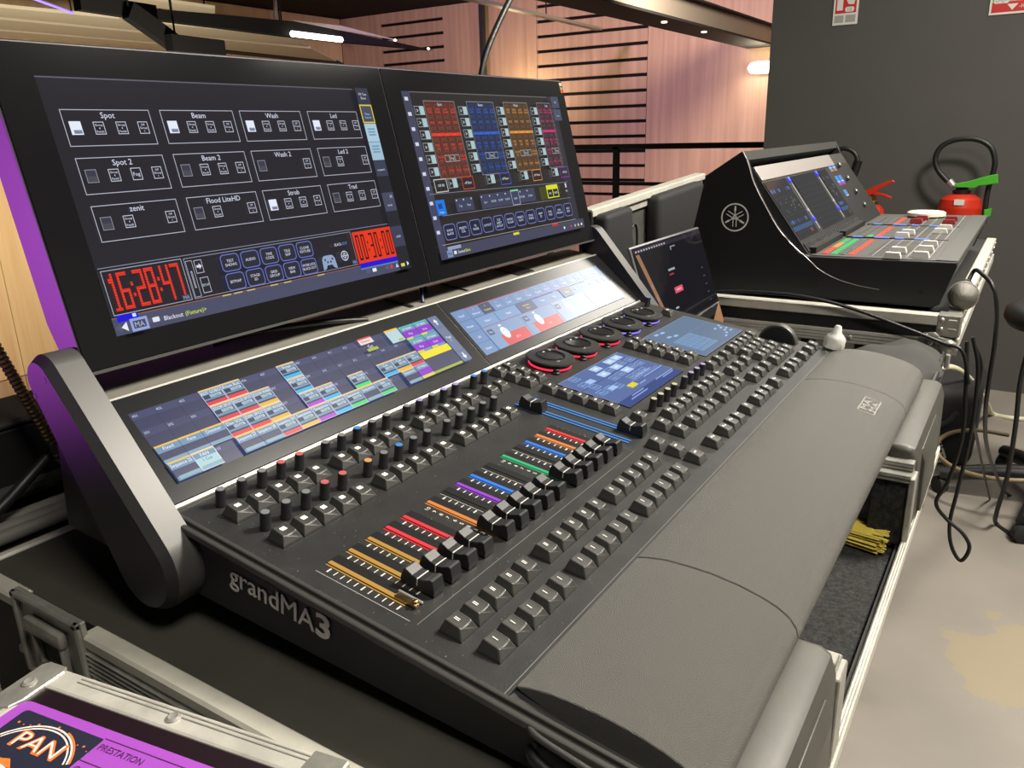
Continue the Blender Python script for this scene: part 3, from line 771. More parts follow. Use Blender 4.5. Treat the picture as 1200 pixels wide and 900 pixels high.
# ---- right monitor: selection layout
p = Paint(.012)
p.rect(0, 0, 344, 193.5, '#2b2826'); p.rect(0, 192.4, 344, 193.5, '#6c6a66')
p.rect(0, 0, 14, 193.5, '#45455c')
for y in range(30, 190, 17): p.rect(3, y, 9, y + 4, '#cfd6ea')
p.rect(322, 0, 344, 193.5, '#33323a')
cols = [('Spot', 35, '#f04028', '#5c2e26'), ('Beam', 118, '#2f62d8', '#24304e'), ('Wash', 199.5, '#e8963c', '#4e3a24'), ('Led', 283, '#d8307a', '#3c2634')]
def rowtext(p, x, wd, y, col, parts, hh=2.6):
    n = len(parts)
    for k, t in enumerate(parts):
        if t: p.text(t, x + wd * (k + .5) / n, y, hh, col, maxw=wd / n * .94)
for ci, (nm, x, col, bg) in enumerate(cols):
    wd = 60 if ci < 3 else 38
    p.rect(x, 92, x + wd, 183.5, bg); p.frame(x, 92, x + wd, 183.5, .6, '#9a9490')
    p.text(nm, x + 30 if ci < 3 else x + 26, 179.6, 3.4, '#d8dcf0')
    nc = 4 if ci < 3 else 3
    for k in range(nc):
        for r_i in range(13):
            p.ring(x + 7.5 + k * 15, 174.5 - r_i * 6.6, 5.0, .28, '#8a6a5a' if ci != 1 else '#5a6080', n=10)
    ys = (171.7, 157.8, 143.8, 129.7, 115.6, 101.2)
    rowtext(p, x, wd, ys[0] + 2, col, ('ODD', 'EVEN', 'LINE', 'LINE')[:nc]); rowtext(p, x, wd, ys[0] - 1.8, col, ('COL', 'PULSE', 'CHASE', 'RAND')[:nc])
    rowtext(p, x, wd, ys[1], col, ('POS', 'POS', 'TILT', 'TILT')[:nc], 3.0)
    p.rect(x + 1, ys[2] - 1.6, x + wd - 1, ys[2] + 1.6, col); rowtext(p, x, wd, ys[2], bg, ('SHUTTER', 'SHUTTER', 'FLASH', 'STROBE')[:nc], 1.6)
    rowtext(p, x, wd, ys[3] + 2, col, ('POS', 'POS', 'DIM', 'DIM')[:nc], 2.8); rowtext(p, x, wd, ys[3] - 2, col, ('SIN', 'SIN', 'SIN', 'SIN')[:nc], 2.8)
    p.text('COLOR', x + 8, ys[4] + 2, 2.6, col, maxw=12); p.text('FX', x + 8, ys[4] - 1.8, 2.6, col)
    for q in range(3 if ci < 3 else 2): p.frame(x + 15 + q * 10, ys[4] - 4, x + 24 + q * 10, ys[4] + 4, .6, '#a8b0b4')
    p.text('Fog', x + 29.5, ys[4], 2.8, '#cfe0e4')
    if ci < 3: p.text('COLOR', x + 52, ys[4] + 2, 2.6, col, maxw=12); p.text('CHASE', x + 52, ys[4] - 1.8, 2.6, col, maxw=12)
    rowtext(p, x, wd, ys[5], col, ('ALL', 'PIXEL', 'PIXEL', 'RAND')[:nc], 2.8)
    for y in ys:
        ix = x - 20.5
        p.frame(ix, y - 5, ix + 9.5, y + 5, .6, '#9ea6a8'); p.text('>', ix + 4.8, y, 5.0, '#dfe6e8'); p.rect(ix + 9.5, y - 5, ix + 17.5, y + 5, '#a9c3c8')
for x, c in ((39.7, None), (120.5, None), (201, None), (284, None)):
    p.frame(x, 80, x + 9, 91, .6, '#9ea6a8'); p.text('>', x + 4.5, 85.5, 5, '#dfe6e8'); p.rect(x + 9, 80, x + 17.5, 91, '#a9c3c8')
for x, c, t in ((13, '#c8c8c8', 'Off All'), (67, '#d83a2a', 'off Spot'), (150, '#4a5ad0', 'off Beam'), (230, '#d8843c', 'off Wash'), (308, '#8a2ab0', 'off Led')):
    p.frame(x, 76.5, x + 24, 92, 1.0, c); p.text(t, x + 12, 84.5, 3.2, '#dfe4f0', maxw=18)
p.line(0, 75.8, 322, 69.4, .5, '#8f93a8'); p.line(14, 49.6, 322, 46.6, .5, '#8f93a8')
p.rect(7, 50.4, 23.5, 68, '#1f78e0'); p.rect(10, 58, 18, 64, '#164a98'); p.text('Images', 15, 54, 2.4, '#bfe0ff', maxw=11)
p.rect(44, 51.2, 80, 67, '#3e425a'); p.rect(96, 50, 226, 68, '#3e425a')
for x, t in ((53, 'Top'), (70, 'Pixel'), (106, 'Spot'), (124, 'FADER'), (140, 'COMP'), (156, 'FLASH'), (192, 'STROBE'), (213, 'GOBO')): p.text(t, x, 58, 2.8, '#c3cbe4', maxw=13)
for x in (46, 60, 76, 98, 116, 134, 152, 188, 206): p.rect(x, 64, x + 2, 66, '#c3cbe4')
p.frame(166, 48.6, 185, 68.6, .8, '#aeb4c8'); p.rect(166, 66.6, 185, 68.6, '#7fd0a0'); p.text('BPM', 175.5, 57, 2.8, '#c3cbe4')
p.rect(258, 50.2, 290, 68.5, '#d6dc2c'); p.rect(260, 51.6, 273.4, 62.2, '#2b2a24'); p.rect(275, 51.6, 288.4, 62.2, '#2b2a24'); p.text('BO', 266.7, 57, 3, '#e4e8f0'); p.text('FADE', 281.7, 57, 3, '#e4e8f0', maxw=11)
p.rect(312, 62, 316, 68, '#d0d4e4'); p.text('MA', 314, 57, 3, '#d0d4e4')
lb12 = ['SHOW BLACK', 'PRESETS COL', 'FX FADER', 'LAYOUT', 'CUE SHEET LAYOUT', 'MACRO PLUGIN', 'PRESETS PLAYS', 'STAGE SPEEDS', 'BEAM 3D', 'PIXEL FOLD', 'GRID MANAGE', 'VIEW DESK']
for i, t in enumerate(lb12):
    x = 9.5 + i * 25.9
    p.rrect(x, 20.6, x + 22.6, 39.4, 4.4, '#727ab8'); p.rrect(x + 1, 21.6, x + 21.6, 38.4, 3.6, '#23243a')
    ws = t.split(' ')
    for q, s_ in enumerate(ws): p.text(s_, x + 11.3, 30 + (len(ws) - 1) * 2.0 - q * 4.0, 2.9, '#d4ddf8', maxw=19)
p.line(0, 16.6, 322, 14.4, .6, '#a8a4a0'); p.rect(0, 0, 344, 13.5, '#45465c'); p.rect(8, 9.5, 34, 13.5, '#8f9fc0')
p.rect(150, 10.5, 164, 13.6, '#d8d83c'); p.rect(252, 11, 268, 14.4, '#c83028')
p.rect(5, 1.2, 15.5, 9.4, '#7f90b8'); p.text('MA', 10.2, 5.2, 3.6, '#2c3448'); p.rrect(18, 3.6, 23, 7.4, .6, '#e0e4f0'); p.text('Sorted', 26, 5.4, 3.6, '#e8ecf8', 'l', maxw=14); p.text('Blink', 41, 5.4, 3.6, '#d8e83c', 'l', maxw=14)
for x, c in ((284, '#e8ecf8'), (304, '#d83a2a'), (316, '#9fc0e0'), (326, '#d8d84a'), (336, '#e8ecf8')): p.disc(x, 5.6, 2.0, c)
p.rect(322, 176, 343, 192, '#474a62'); p.text('FX', 333, 184, 3, '#d0d8f0'); p.rect(322, 158, 343, 174, '#4a4f66'); p.text('Timer', 333, 165, 2.6, '#a8c8f0', maxw=14)
p.obj('screen_image', M['scr_main'], mgr, (.40365, 0, 0), colors=True)

# ---- left letterbox: playback grid of 18 x 4 cells
p = Paint(.012)
CW, GX = 20.25, -12.7
RY = (82.0, 65.6, 48.4, 31.6, 14.4)
p.rect(GX, 14.4, 355.4, 82.0, '#32365a')
for r_i in range(4):
    p.rect(GX, RY[r_i] - 6.5, 355, RY[r_i], '#3d4268')
    p.rect(GX, RY[r_i + 1], 355, RY[r_i + 1] + .25, '#262a48')
for k in range(1, 18): p.rect(GX + k * CW, 14.4, GX + k * CW + .25, 82, '#2a2e50')
def cell(c, r, kind, t=''):
    x0 = GX + c * CW; x1 = x0 + CW - .3; y1 = RY[r]; y0 = RY[r + 1] + .3
    KIND = {'R': '#e03038', 'Y': '#e8b428', 'C': '#18b4e8', 'V': '#b028d0', 'G': '#2cd868', 'N': None, 'T': None, 'E': None}
    if kind == 'E':
        p.rect(x0, y0, x1, y0 + 3.4, '#6a86a0'); return
    p.rect(x0, y0, x1, y1, '#6c92b4')
    p.rect(x0, y1 - 1.5, x1, y1, '#f0c030')
    p.text(t, (x0 + x1) / 2, y1 - 3.6, 3.0, '#f0f4fa', maxw=18)
    if kind == 'T':
        p.rect(x0, y0, x1, y1 - 7, '#35395e'); p.rect(x0, y0, x1, y0 + 3.2, '#7fa0b8'); return
    if kind == 'N':
        p.rect(x0, y0, x1, y1 - 6, '#a8d0d6'); p.text('1 Cue', (x0 + x1) / 2, y1 - 8.2, 2.6, '#30405a', maxw=15); p.frame(x0, y0, x1, y1, .5, '#e8eef4'); return
    c_ = KIND[kind]
    p.rect(x0 + 1, y1 - 9.4, x1 - 1, y1 - 5.6, '#233052'); p.rect(x0 + 7, y1 - 9.0, x1 - 2, y1 - 6, '#a8bcc8'); p.text('1 Cue', (x0 + x1) / 2 + 2, y1 - 7.5, 2.2, '#20283c', maxw=10)
    p.rect(x0, y0 + 3.4, x1, y0 + 5.4, '#2c3050')
    p.rect(x0, y0, x1, y0 + 3.8, c_); p.frame(x0, y0, x1, y1, .35, '#e8e0f0')
G4 = {(3, 0): ('R', 'ROT GOBO'), (4, 0): ('R', 'Prism Rot'), (7, 0): ('C', 'Frost'), (7, 1): ('C', 'MOT PRISM'), (3, 1): ('R', 'ZOOM SPOT'), (4, 1): ('R', 'FOCUS SPOT'),
      (5, 1): ('Y', 'ZOOM WASH'), (0, 2): ('T', 'Fixed'), (1, 2): ('T', 'Face'), (2, 2): ('T', 'Dimmer'), (3, 2): ('R', 'Dim SOL'), (4, 2): ('R', 'DIM SPOT'), (5, 2): ('Y', 'DIM WASH'),
      (7, 2): ('V', 'Strob'), (8, 2): ('C', 'DIM BEAM'), (10, 2): ('G', 'Dim Trad'), (12, 2): ('C', 'Cyc'), (13, 2): ('Y', 'Cue'), (14, 2): ('R', 'Cue'),
      (0, 3): ('T', 'Sequence 25'), (1, 3): ('N', 'FAN'), (3, 3): ('T', 'Sequence 27'), (4, 3): ('T', 'Sequence 28'), (5, 3): ('R', 'Sequence 29'), (6, 3): ('Y', 'Sequence'), (7, 3): ('V', 'Sequence'),
      (8, 3): ('C', 'Sequence'), (9, 3): ('G', 'Sequence'), (10, 3): ('T', 'Sequence'), (11, 3): ('G', 'Seq'), (13, 3): ('T', 'Sequence')}
NUM = {(0, 0): '401', (1, 0): '402', (2, 0): '403', (0, 1): '301', (1, 1): '302', (2, 1): '303', (5, 0): '406', (6, 0): '407', (8, 0): '409', (9, 0): '410', (10, 0): '411', (11, 0): '412', (6, 1): '307', (8, 1): '309', (9, 1): '310', (10, 1): '311', (11, 1): '312', (12, 1): '313', (6, 2): '207', (9, 2): '210', (11, 2): '212', (2, 3): '103', (12, 3): '113', (13, 1): '314', (14, 1): '315'}
for (c, r), t in NUM.items(): p.text(t, GX + c * CW + 3.4, RY[r] - 3.2, 2.4, '#c8d0e8')
for (c, r), (k_, t) in G4.items(): cell(c, r, k_, t)
# blackout / tempo tiles, violet speed tiles, yellow bar, page column
x = GX + 12 * CW; p.rect(x, 73.5, x + 19, 81.4, '#f0d8d8'); p.rect(x, 79.6, x + 19, 81.4, '#e04848'); p.text('Dimmer', x + 9, 77, 2.6, '#503040', maxw=15); p.text('Go', x + 10, 70, 4, '#e8ecf4'); p.rect(x + 3, 64.2, x + 18, 67.6, '#a8b838')
x = GX + 14 * CW - 1.2; p.rect(x, 64, x + 20, 81, '#b8d4dc'); p.rect(x, 78.8, x + 20, 81, '#f0c030'); p.rect(x + 11, 65, x + 18, 67.4, '#a8b838')
for i in range(2):
    for j in range(2):
        x = 291 + i * 23.4; y = 61.6 - j * 18.6
        p.rect(x, y, x + 22.8, y + 18.2, '#6c92b4'); p.rect(x, y + 16.8, x + 22.8, y + 18.2, '#30c8c0'); p.text('SP MAIN', x + 11, y + 14.2, 2.8, '#f0f4fa', maxw=18)
        p.rect(x, y + 3.2, x + 22.8, y + 11.6, '#8a22c8'); p.text('Stop' if i else 'Play', x + 11, y + 7.4, 2.8, '#f0d8ff'); p.rect(x, y + .4, x + 10, y + 3, '#d8d030')
p.rect(291, 34.4, 338.6, 43, '#f0e018'); p.rect(291, 16.4, 338.6, 34.2, '#3c3f60'); p.rect(291, 14.6, 338.6, 17.6, '#a8b030')
x = 270.8; p.rect(x, 14.6, x + 19.6, 31, '#6c92b4'); p.rect(x, 18, x + 19.6, 25.6, '#8a22c8'); p.rect(x, 14.6, x + 19.6, 18, '#e0d030'); p.text('SP MAIN', x + 9.8, 28.4, 2.6, '#f0f4fa', maxw=16)
for c in (0, 1, 3, 4, 10, 13): p.rect(GX + c * CW + 1, 15, GX + c * CW + 19, 18, '#86a8bc')
p.rrect(340, 14.6, 355.4, 80, 2, '#6a7898'); p.rect(340, 64, 355.4, 64.4, '#4a5470'); p.rect(340, 29, 355.4, 29.4, '#4a5470')
for y, s_ in ((72, 1), (22, -1)): p.poly([(344.5, y), (351, y), (347.7, y + 4.4 * s_)] if s_ > 0 else [(344.5, y), (347.7, y - 4.4), (351, y)], '#eef2fa'); p.rect(346.6, y - 4 if s_ > 0 else y, 348.8, y if s_ > 0 else y + 4, '#eef2fa')
p.text('Page', 347.7, 49.5, 3.2, '#eef2fa', maxw=12); p.text('1', 347.7, 44.6, 3.4, '#eef2fa')
p.obj('screen_image', M['scr_lb'], lbl, colors=True)

# ---- right letterbox: encoder bar
p = Paint(.012)
p.rect(385, 13.2, 751, 79.6, '#6f8fbe')
for y in (63.2, 46.6, 29.8): p.rect(385, y, 412, y + .5, '#3f5580')
p.rect(411.6, 13.2, 412.2, 79.6, '#3f5580')
for y, t in ((71, 'Fixed'), (54.5, 'Preset'), (38, 'All'), (21, 'Select')): p.text(t, 398, y, 3.4, '#eef4fc', maxw=16)
p.rect(412, 78.6, 560, 79.6, '#c04a5a'); p.rect(412, 62.6, 751, 63.2, '#3f5580'); p.rect(412, 46.2, 580, 46.9, '#c04a4a')
tabs = ['Dimmer', 'Position', 'Gobo', 'Color', 'Beam', 'Focus', 'Control', 'Shapers', 'Video', 'Sound', 'Light', 'Other', 'Strobe', 'Speed']
for i, t in enumerate(tabs):
    x = 414 + i * 23.6
    if i == 1: p.rect(x, 63.4, x + 23, 78.4, '#3c4a6a')
    p.text(t, x + 11.6, 68.6, 3.2, '#f0d83c' if i == 1 else '#eef4fc', maxw=17); p.text(str(i + 1), x + 11.6, 74.6, 2.4, '#eef4fc')
    p.rect(x + 23.1, 63.4, x + 23.5, 78.4, '#4a628e')
p.rect(414, 47.2, 452, 62, '#7c9cc8'); p.text('Value 1', 433, 54.5, 3.4, '#eef4fc', maxw=24)
p.rect(454, 47.2, 500, 62, '#7c9cc8'); p.text('Read', 478, 54.5, 3.4, '#eef4fc', maxw=16)
p.rect(502, 47.2, 540, 62, '#4c5a7c'); p.text('Absolute', 521, 56.6, 3.0, '#f0d83c', maxw=24); p.text('Value', 521, 52, 3.0, '#f0d83c', maxw=20)
p.rect(540, 61.4, 600, 62.4, '#8a3aa8')
for x, t in ((560, 'Dual'), (590, 'Step')): p.text(t, x, 54.5, 3.4, '#eef4fc')
p.rect(612, 47, 640, 62, '#5c6a88'); p.text('Align', 626, 54.5, 3.4, '#f0d83c', maxw=16); p.rect(606, 61.6, 640, 62.4, '#c03a3a'); p.rect(640, 61.6, 690, 62.4, '#b8c83c')
for x, t in ((652, 'Off'), (676, 'Grid'), (700, 'Phase')): p.text(t, x, 54.5, 3.2, '#eef4fc', maxw=15)
for x in (722, 740): p.ring(x, 54.5, 3.2, 1.0, '#f4f8fc')
for i, (x0, x1) in enumerate(((412, 490), (490, 570), (570, 660))):
    p.rect(x0, 13.2, x1 - .6, 46, '#7f9cc4' if i < 2 else '#93aac6')
    if i < 2: p.rect(x0 + (20 if i == 0 else 14), 13.2, x1 - 4, 29.4, '#d8434a'); p.text('Full' if i else '-20 %', x0 + 48, 20.5, 3.4, '#ffd0c8')
    p.disc(x0 + 32, 31, 6.8, '#eef3f6', 8.6); p.ring(x0 + 32, 31, 4.2, .5, '#9fb0c4'); p.rect(x0 + 3, 33.8, x0 + 14, 42, '#4c5a84'); p.text('Pan' if i == 0 else 'Tilt', x0 + 9, 38, 3.0, '#eef4fc')
    p.rect(x0 + 29, 41, x0 + 34, 43.6, '#eef4fc')
p.rect(660, 13.2, 720, 46, '#8f9aa2'); p.rect(712, 13.2, 751, 46, '#8aa2c0')
for y in (36.5, 20): p.disc(690, y, 7.5, '#eef3f6', 7); p.rect(716, y - 1, 744, y + 1.2, '#dfe8f4')
p.obj('screen_image', M['scr_lb'], lbr, colors=True)

# ---- two small touch screens set into the desk
def small_screen(x0, y0, x1, y1, n):
    o = MB().rbox(x0 - .001, x1 + .001, y0 - .001, y1 + .001, -.002, .0008, .0004, 1).obj('touch_screen', M['lbglass'], K)
    W, H = (x1 - x0) * 1000, (y1 - y0) * 1000
    p = Paint(.012); p.rect(0, 0, W, H, '#6173a6' if n == 0 else '#6d8099')
    p.frame(0, 0, W, H, .6, '#a8b0c0')
    if n == 0:
        p.rect(0, 57, W, 58, '#45568a'); p.rect(50, 24, W, 24.6, '#45568a'); p.rect(0, 0, W, 14, '#43528a')
        for x, y in ((129, 79), (109.7, 78.6), (74.4, 78.8), (66.5, 64.4), (99.9, 64.7), (101, 51.1)):
            p.rect(x - 9, y - 5.4, x + 9, y + 5.4, '#b8d4f4'); p.rect(x - 4, y - 2, x + 4, y + 2, '#dcecff')
        for x, y in ((84, 66), (82, 51), (116, 66), (118, 52), (135, 64), (133, 50), (84, 37), (100, 37), (116, 37), (64, 50)):
            p.frame(x - 7, y - 4.6, x + 7, y + 4.6, .8, '#8fb0e4'); p.text('Grp', x, y, 3.6, '#b8d4f4', maxw=9)
        for x, y in ((18, 64.5), (25, 80), (23, 53), (32, 39), (46, 36), (14, 40)):
            p.frame(x - 7, y - 5, x + 7, y + 5, .9, '#86b4e8'); p.text('Pre', x, y, 4, '#a8d0f4', maxw=9)
        p.rect(26, 60, 40, 68, '#a8c8f0'); p.rect(28, 34, 42, 41, '#a8c8f0')
        p.rect(52, 21, 68, 29, '#e8dc2c')
        for y, xa, xb in ((33, 86, 128), (26, 94, 146), (12, 96, 146), (9, 110, 140), (20, 70, 86), (7, 20, 62), (11, 30, 60)):
            p.rect(xa, y, xb, y + 1.2, '#9fb8ea')
        for x in range(72, 140, 8): p.text('Cue', x, 30.5, 2.4, '#b8c8f0', maxw=6)
    else:
        p.rect(0, 52, W, 52.7, '#7888a2')
        for x, y in ((24, 78), (40, 76), (30, 62), (44, 58)): p.rect(x, y, x + 11, y + 4.4, '#9fc4ec')
        for r_i in range(5):
            for k in range(5): p.frame(18 + k * 12, 10 + r_i * 8.6, 28 + k * 12, 16.6 + r_i * 8.6, .9, '#86b0e0'); p.text('Set', 23 + k * 12, 13.3 + r_i * 8.6, 3, '#a8ccf0')
        for x, y in ((128, 18), (134, 26), (118, 12), (142, 32), (136, 12), (104, 8), (122, 30), (140, 20)): p.rect(x, y, x + 6, y + 3, '#a8ccf4')
    p.obj('screen_image', M['scr_small'], o, (x0, y0, .0009), colors=True)
small_screen(.392, -.037, .540, .0505, 0)
small_screen(.6155, -.038, .767, .0505, 1)

# ================================================================== flight case holding the console
XC0, XC1, YC0, YC1, ZT = -.086, .850, -.298, .352, .786
C = thing('flight_case', 'open black flight case with aluminium edges carrying the lighting console', 'flight case')
MB().bx(XC0 + .004, XC1, -.165, YC1 - .004, .18, .645).bx(XC0 + .004, XC1, YC0 + .006, YC1 - .004, .645, .655).obj('case_base', M['ply'], C)
MB().bx(XC0 + .012, XC1 - .012, YC0 + .010, -.17, .655, .676).obj('carpet_lining', M['carpet'], C)
MB().bx(XC0 + .012, XC1 - .012, -.175, YC1 - .012, .655, ZT - .003).obj('foam_bed', M['foam'], C)
MB().bx(XC0 + .003, XC0 + .012, YC0 + .02, YC1 - .01, .60, ZT - .012).obj('side_board', M['ply'], C)
MB().bx(XC0 + .012, -.018, -.255, -.174, .66, ZT - .003).obj('foam_block', M['foam'], C)
# left rail: pale top lip and ridged face
MB().rbox(XC0 - .002, XC0 + .013, YC0 + .03, .172, ZT - .011, ZT, .002, 1).obj('top_rail', M['alu_pale'], C)
rg = MB()
for k in range(9): rg.prism([(XC0 - .0005, ZT - .012 - k * .0042), (XC0 - .0030, ZT - .0141 - k * .0042), (XC0 - .0005, ZT - .0160 - k * .0042)], YC0 + .03, .168, 'y')
rg.bx(XC0 - .0008, XC0 + .003, YC0 + .03, .168, ZT - .052, ZT - .011); rg.obj('ridged_rail', M['zinc'], C)
MB().rbox(XC0 - .002, XC0 + .013, .262, YC1, ZT - .011, ZT, .002, 1).obj('top_rail', M['alu_pale'], C)
MB().rbox(XC0, XC1, YC1 - .010, YC1, ZT - .011, ZT - .001, .002, 1).obj('back_rail', M['alu'], C)
MB().bx(XC0 + .004, XC1, YC1 - .012, YC1 - .003, .18, ZT - .011).obj('back_board', M['ply'], C)
MB().bx(XC1 - .012, XC1, YC0 + .01, YC1 - .004, .60, ZT - .06).obj('side_board', M['ply'], C)
# recessed butterfly latch on the left side
L = MB(); y0, y1, z0, z1 = .166, .258, .722, .797
L.rbox(XC0 - .003, XC0 + .002, y0, y1, z0, z1, .001, 1)
L.obj('latch_dish', M['zinc'], C)
lt = MB()
for a in ((y0, y0 + .006, z0, z1), (y1 - .006, y1, z0, z1), (y0, y1, z1 - .005, z1), (y0, y1, z0, z0 + .006)):
    lt.rbox(XC0 - .0065, XC0 - .002, *a, .0012, 1)
lt.obj('latch_rim', M['zinc'], C)
lw = MB(); lw.rbox(XC0 - .0105, XC0 - .003, .186, .238, .770, .783, .003, 2).rbox(XC0 - .009, XC0 - .003, .188, .193, .744, .774, .0015, 1).rbox(XC0 - .009, XC0 - .003, .226, .231, .744, .774, .0015, 1).rbox(XC0 - .009, XC0 - .003, .188, .231, .740, .746, .0015, 1)
lw.obj('latch_wing', M['zinc'], C, smooth=40)
MB().bx(XC0 - .0034, XC0 - .0028, .196, .222, .748, .768).obj('latch_hole', M['slot'], C)
rv = MB().lathe([(.0052, 0), (.0046, -.0018), (.0026, -.0030), (.0014, -.0024)], (0, 0, 0), 'x', 14).mesh('rivet', M['zinc'], 40)
for y, z in ((.160, .748), (.262, .742), (.252, .716), (.176, .716)): link('rivet', rv, C, (XC0 - .003, y, z))
# low front wall, its aluminium edge and two padded end pieces
MB().bx(XC0 + .006, XC1 - .004, YC0 + .004, YC0 + .012, .655, .684).obj('front_board', M['ply'], C)
MB().rbox(XC0, XC1, YC0, YC0 + .0075, .676, .691, .0012, 1).obj('front_edge_rail', M['alu_pale'], C)
fr = MB()
for k in range(3): fr.bx(XC0, XC1, YC0 + .0012 + k * .0022, YC0 + .0020 + k * .0022, .691, .6918)
fr.obj('edge_groove', M['zinc'], C)
for x0, x1 in ((XC0, .168), (.562, XC1 - .012)):
    zt = .790
    pf = [(-.258, .684), (-.258, zt - .010), (-.266, zt), (-.283, zt), (-.290, zt - .004), (-.2945, zt - .018), (-.2965, .700), (-.292, .690)]
    MB().prism(pf, x0, x1, 'x', bevel=.009, seg=4).obj('corner_pad', M['rubber'], C, smooth=40)
    xa, xb = (x0 + .10, x1 - .035) if x0 < 0 else (x0 + .04, x1 - .10)
    MB().prism([(-.290, .696), (-.286, zt - .012), (-.2945, zt - .016), (-.2995, zt - .030), (-.3005, .700)], xa, xb, 'x', bevel=.004, seg=2).obj('pad_ridge', M['rubber'], C, smooth=40)
for xe, sg in ((.166, 1), (.564, -1)):
    a, b = sorted((xe, xe + sg * .024)); zt = .776
    MB().rbox(a, b, -.255, -.291, .684, zt - .012, .001, 1).obj('edge_lining', M['carpet'], C)
    for k in range(2):
        a2, b2 = sorted((xe, xe + sg * (.014 + k * .013))); z2 = zt - k * .009
        e = MB().rbox(a2, b2, -.252, -.2925, z2 - .009, z2, .0008, 1)
        for q in range(2): e.bx(a2, b2, -.252, -.2925, z2 - .0065 + q * .004, z2 - .005 + q * .004)
        g0, g1 = sorted((xe + sg * (.014 + k * .013), xe + sg * (.0148 + k * .013)))
        for q in range(2): e.bx(g0, g1, -.252, -.2925, z2 - .0075 + q * .004, z2 - .0058 + q * .004)
        e.obj('edge_extrusion', M['zinc'], C)
    v0, v1 = sorted((xe, xe + sg * .027))
    MB().rbox(v0, v1, -.2905, -.2965, .688, zt - .012, .001, 1).obj('edge_upright', M['zinc'], C)
cw = MB().lathe([(.03, -.014), (.034, -.010), (.034, .010), (.03, .014)], (0, 0, 0), 'x', 20).mesh('castor_wheel', M['black_soft'], 40)
for x in (XC0 + .1, XC1 - .1):
    for y in (YC0 + .2, YC1 - .1):
        MB().bx(x - .012, x - .0141 + .0005, y - .02, y + .02, .03, .19).bx(x + .0145, x + .018, y - .02, y + .02, .03, .19).bx(x - .045, x + .045, y - .045, y + .045, .17, .182).obj('castor_fork', M['zinc'], C)
        link('castor_wheel', cw, C, (x, y, .034))

# console feet on the foam: small rubber feet belong to the console
ft = MB().lathe([(.012, 0), (.013, -.004), (.012, -.022)], n=16).mesh('foot', M['black_soft'], 40)
for x in (.02, .73):
    link('foot', ft, K, (x, .06, -.052)); link('foot', ft, K, (x, .24, -.066)); 
    link('foot', ft, K, (x, -.13, -.035))

# wide brush lying in the carpeted tray
br = thing('paint_brush', 'wide flat brush with yellow bristles lying in the carpeted case front', 'brush', PX(1010, 612, .40) * 1)
br.location = (.548, -.214, .6765); br.scale = (1.2, 1.2, 1.2)
br.rotation_euler = (0, 0, rad(-97))
bb = MB().prism([(0, .001), (.004, .016), (.040, .0175), (.050, .012), (.049, .003), (.02, .0005)], -.016, .016, 'y')
for k in range(150):
    t = random.uniform(-1, 1); u = random.uniform(0, 1)
    a = Vector((0, t * .016, .003 + u * .013)); e = Vector((.052 + random.uniform(-.004, .004), t * .0195, .002 + u * .016))
    bb.tube([a, e], .0009, 4, smooth=0)
bb.obj('bristles', M['yellow'], br)
MB().rbox(-.022, .004, -.0185, .0185, .001, .018, .003, 2).obj('ferrule', M['zinc'], br)
MB().rbox(-.030, -.020, -.010, .010, .002, .014, .004, 2).obj('brush_handle', M['black'], br)

# translucent plastic cap on the far corner of the console
cp_ = MB().lathe([(.0135, 0), (.0140, .002), (.0138, .013), (.0112, .017), (.0060, .022), (.0045, .030), (.0036, .031)], n=8)
o = cp_.obj('plastic_cap', M['translucent'], None, (.7875, -.1565, .8305), (TAU, 0, rad(12)), smooth=40)
tag(o, 'small translucent white plastic cap standing on the console corner', 'cap')

# ================================================================== second case with the purple label
U = thing('labelled_case', 'flight case with purple label and riveted aluminium edges beside the console case', 'flight case', (-.1295, .1067, .81), (0, 0, rad(-80.4)))
MB().bx(-.010, .208, -.46, -.002, -.81 + .10, -.004).obj('case_body', M['ply'], U)
MB().bx(.004, .206, -.455, -.016, -.004, -.0012).obj('top_board', M['darkred'], U)
MB().rbox(-.012, .210, -.0168, 0, -.016, 0, .002, 2).obj('edge_rail', M['alu'], U)
for k in (.0035, .0065): MB().bx(.02, .19, -k - .0004, -k + .0004, 0, .0004).obj('rail_groove', M['zinc'], U)
MB().rbox(-.0145, .004, -.47, -.004, -.016, 0, .002, 2).obj('edge_rail', M['alu'], U)
for k in (-.011, -.008, -.0005): MB().bx(k - .0004, k + .0004, -.46, -.03, 0, .0004).obj('rail_groove', M['zinc'], U)
MB().prism([(-.015, -.034), (-.013, -.038), (-.004, -.041), (.002, -.038), (.0045, -.030), (.0045, -.003), (.0015, .001), (-.012, .001), (-.0155, -.003)], -.002, .0011, 'z', bevel=.0006, seg=1).obj('corner_plate', M['zinc'], U)
MB().rbox(.190, .212, -.0175, .001, -.004, .0013, .001, 1).obj('corner_plate', M['zinc'], U)
rv2 = MB().lathe([(.0044, 0), (.0042, .0008), (.0028, .0016), (.0016, .0011)], n=16).mesh('rivet', M['chrome'], 40)
for x, y, z in ((-.006, -.0185, .0011), (.099, -.0085, 0), (-.006, -.09, 0)): link('rivet', rv2, U, (x, y, z))
for x in (.03, .17):
    for y in (-.42, -.06): MB().lathe([(.025, -.012), (.034, -.010), (.034, .010), (.025, .012)], (x, y, -.776), 'x', 18).bx(x - .02, x + .02, y - .02, y + .02, -.74, -.70).obj('castor', M['black_soft'], U, smooth=40)
lab = MB()
lp = []
for cx, cy, a0 in ((.195, -.034, 0), (.0095, -.034, 90), (.0095, -.25, 180), (.195, -.25, 270)):
    lp += [(cx + .006 * math.cos(rad(a0 + 18 * k)), cy + .006 * math.sin(rad(a0 + 18 * k))) for k in range(6)]
lab.prism(lp, -.0012, -.0008, 'z'); lab_o = lab.obj('label', M['purple'], U)
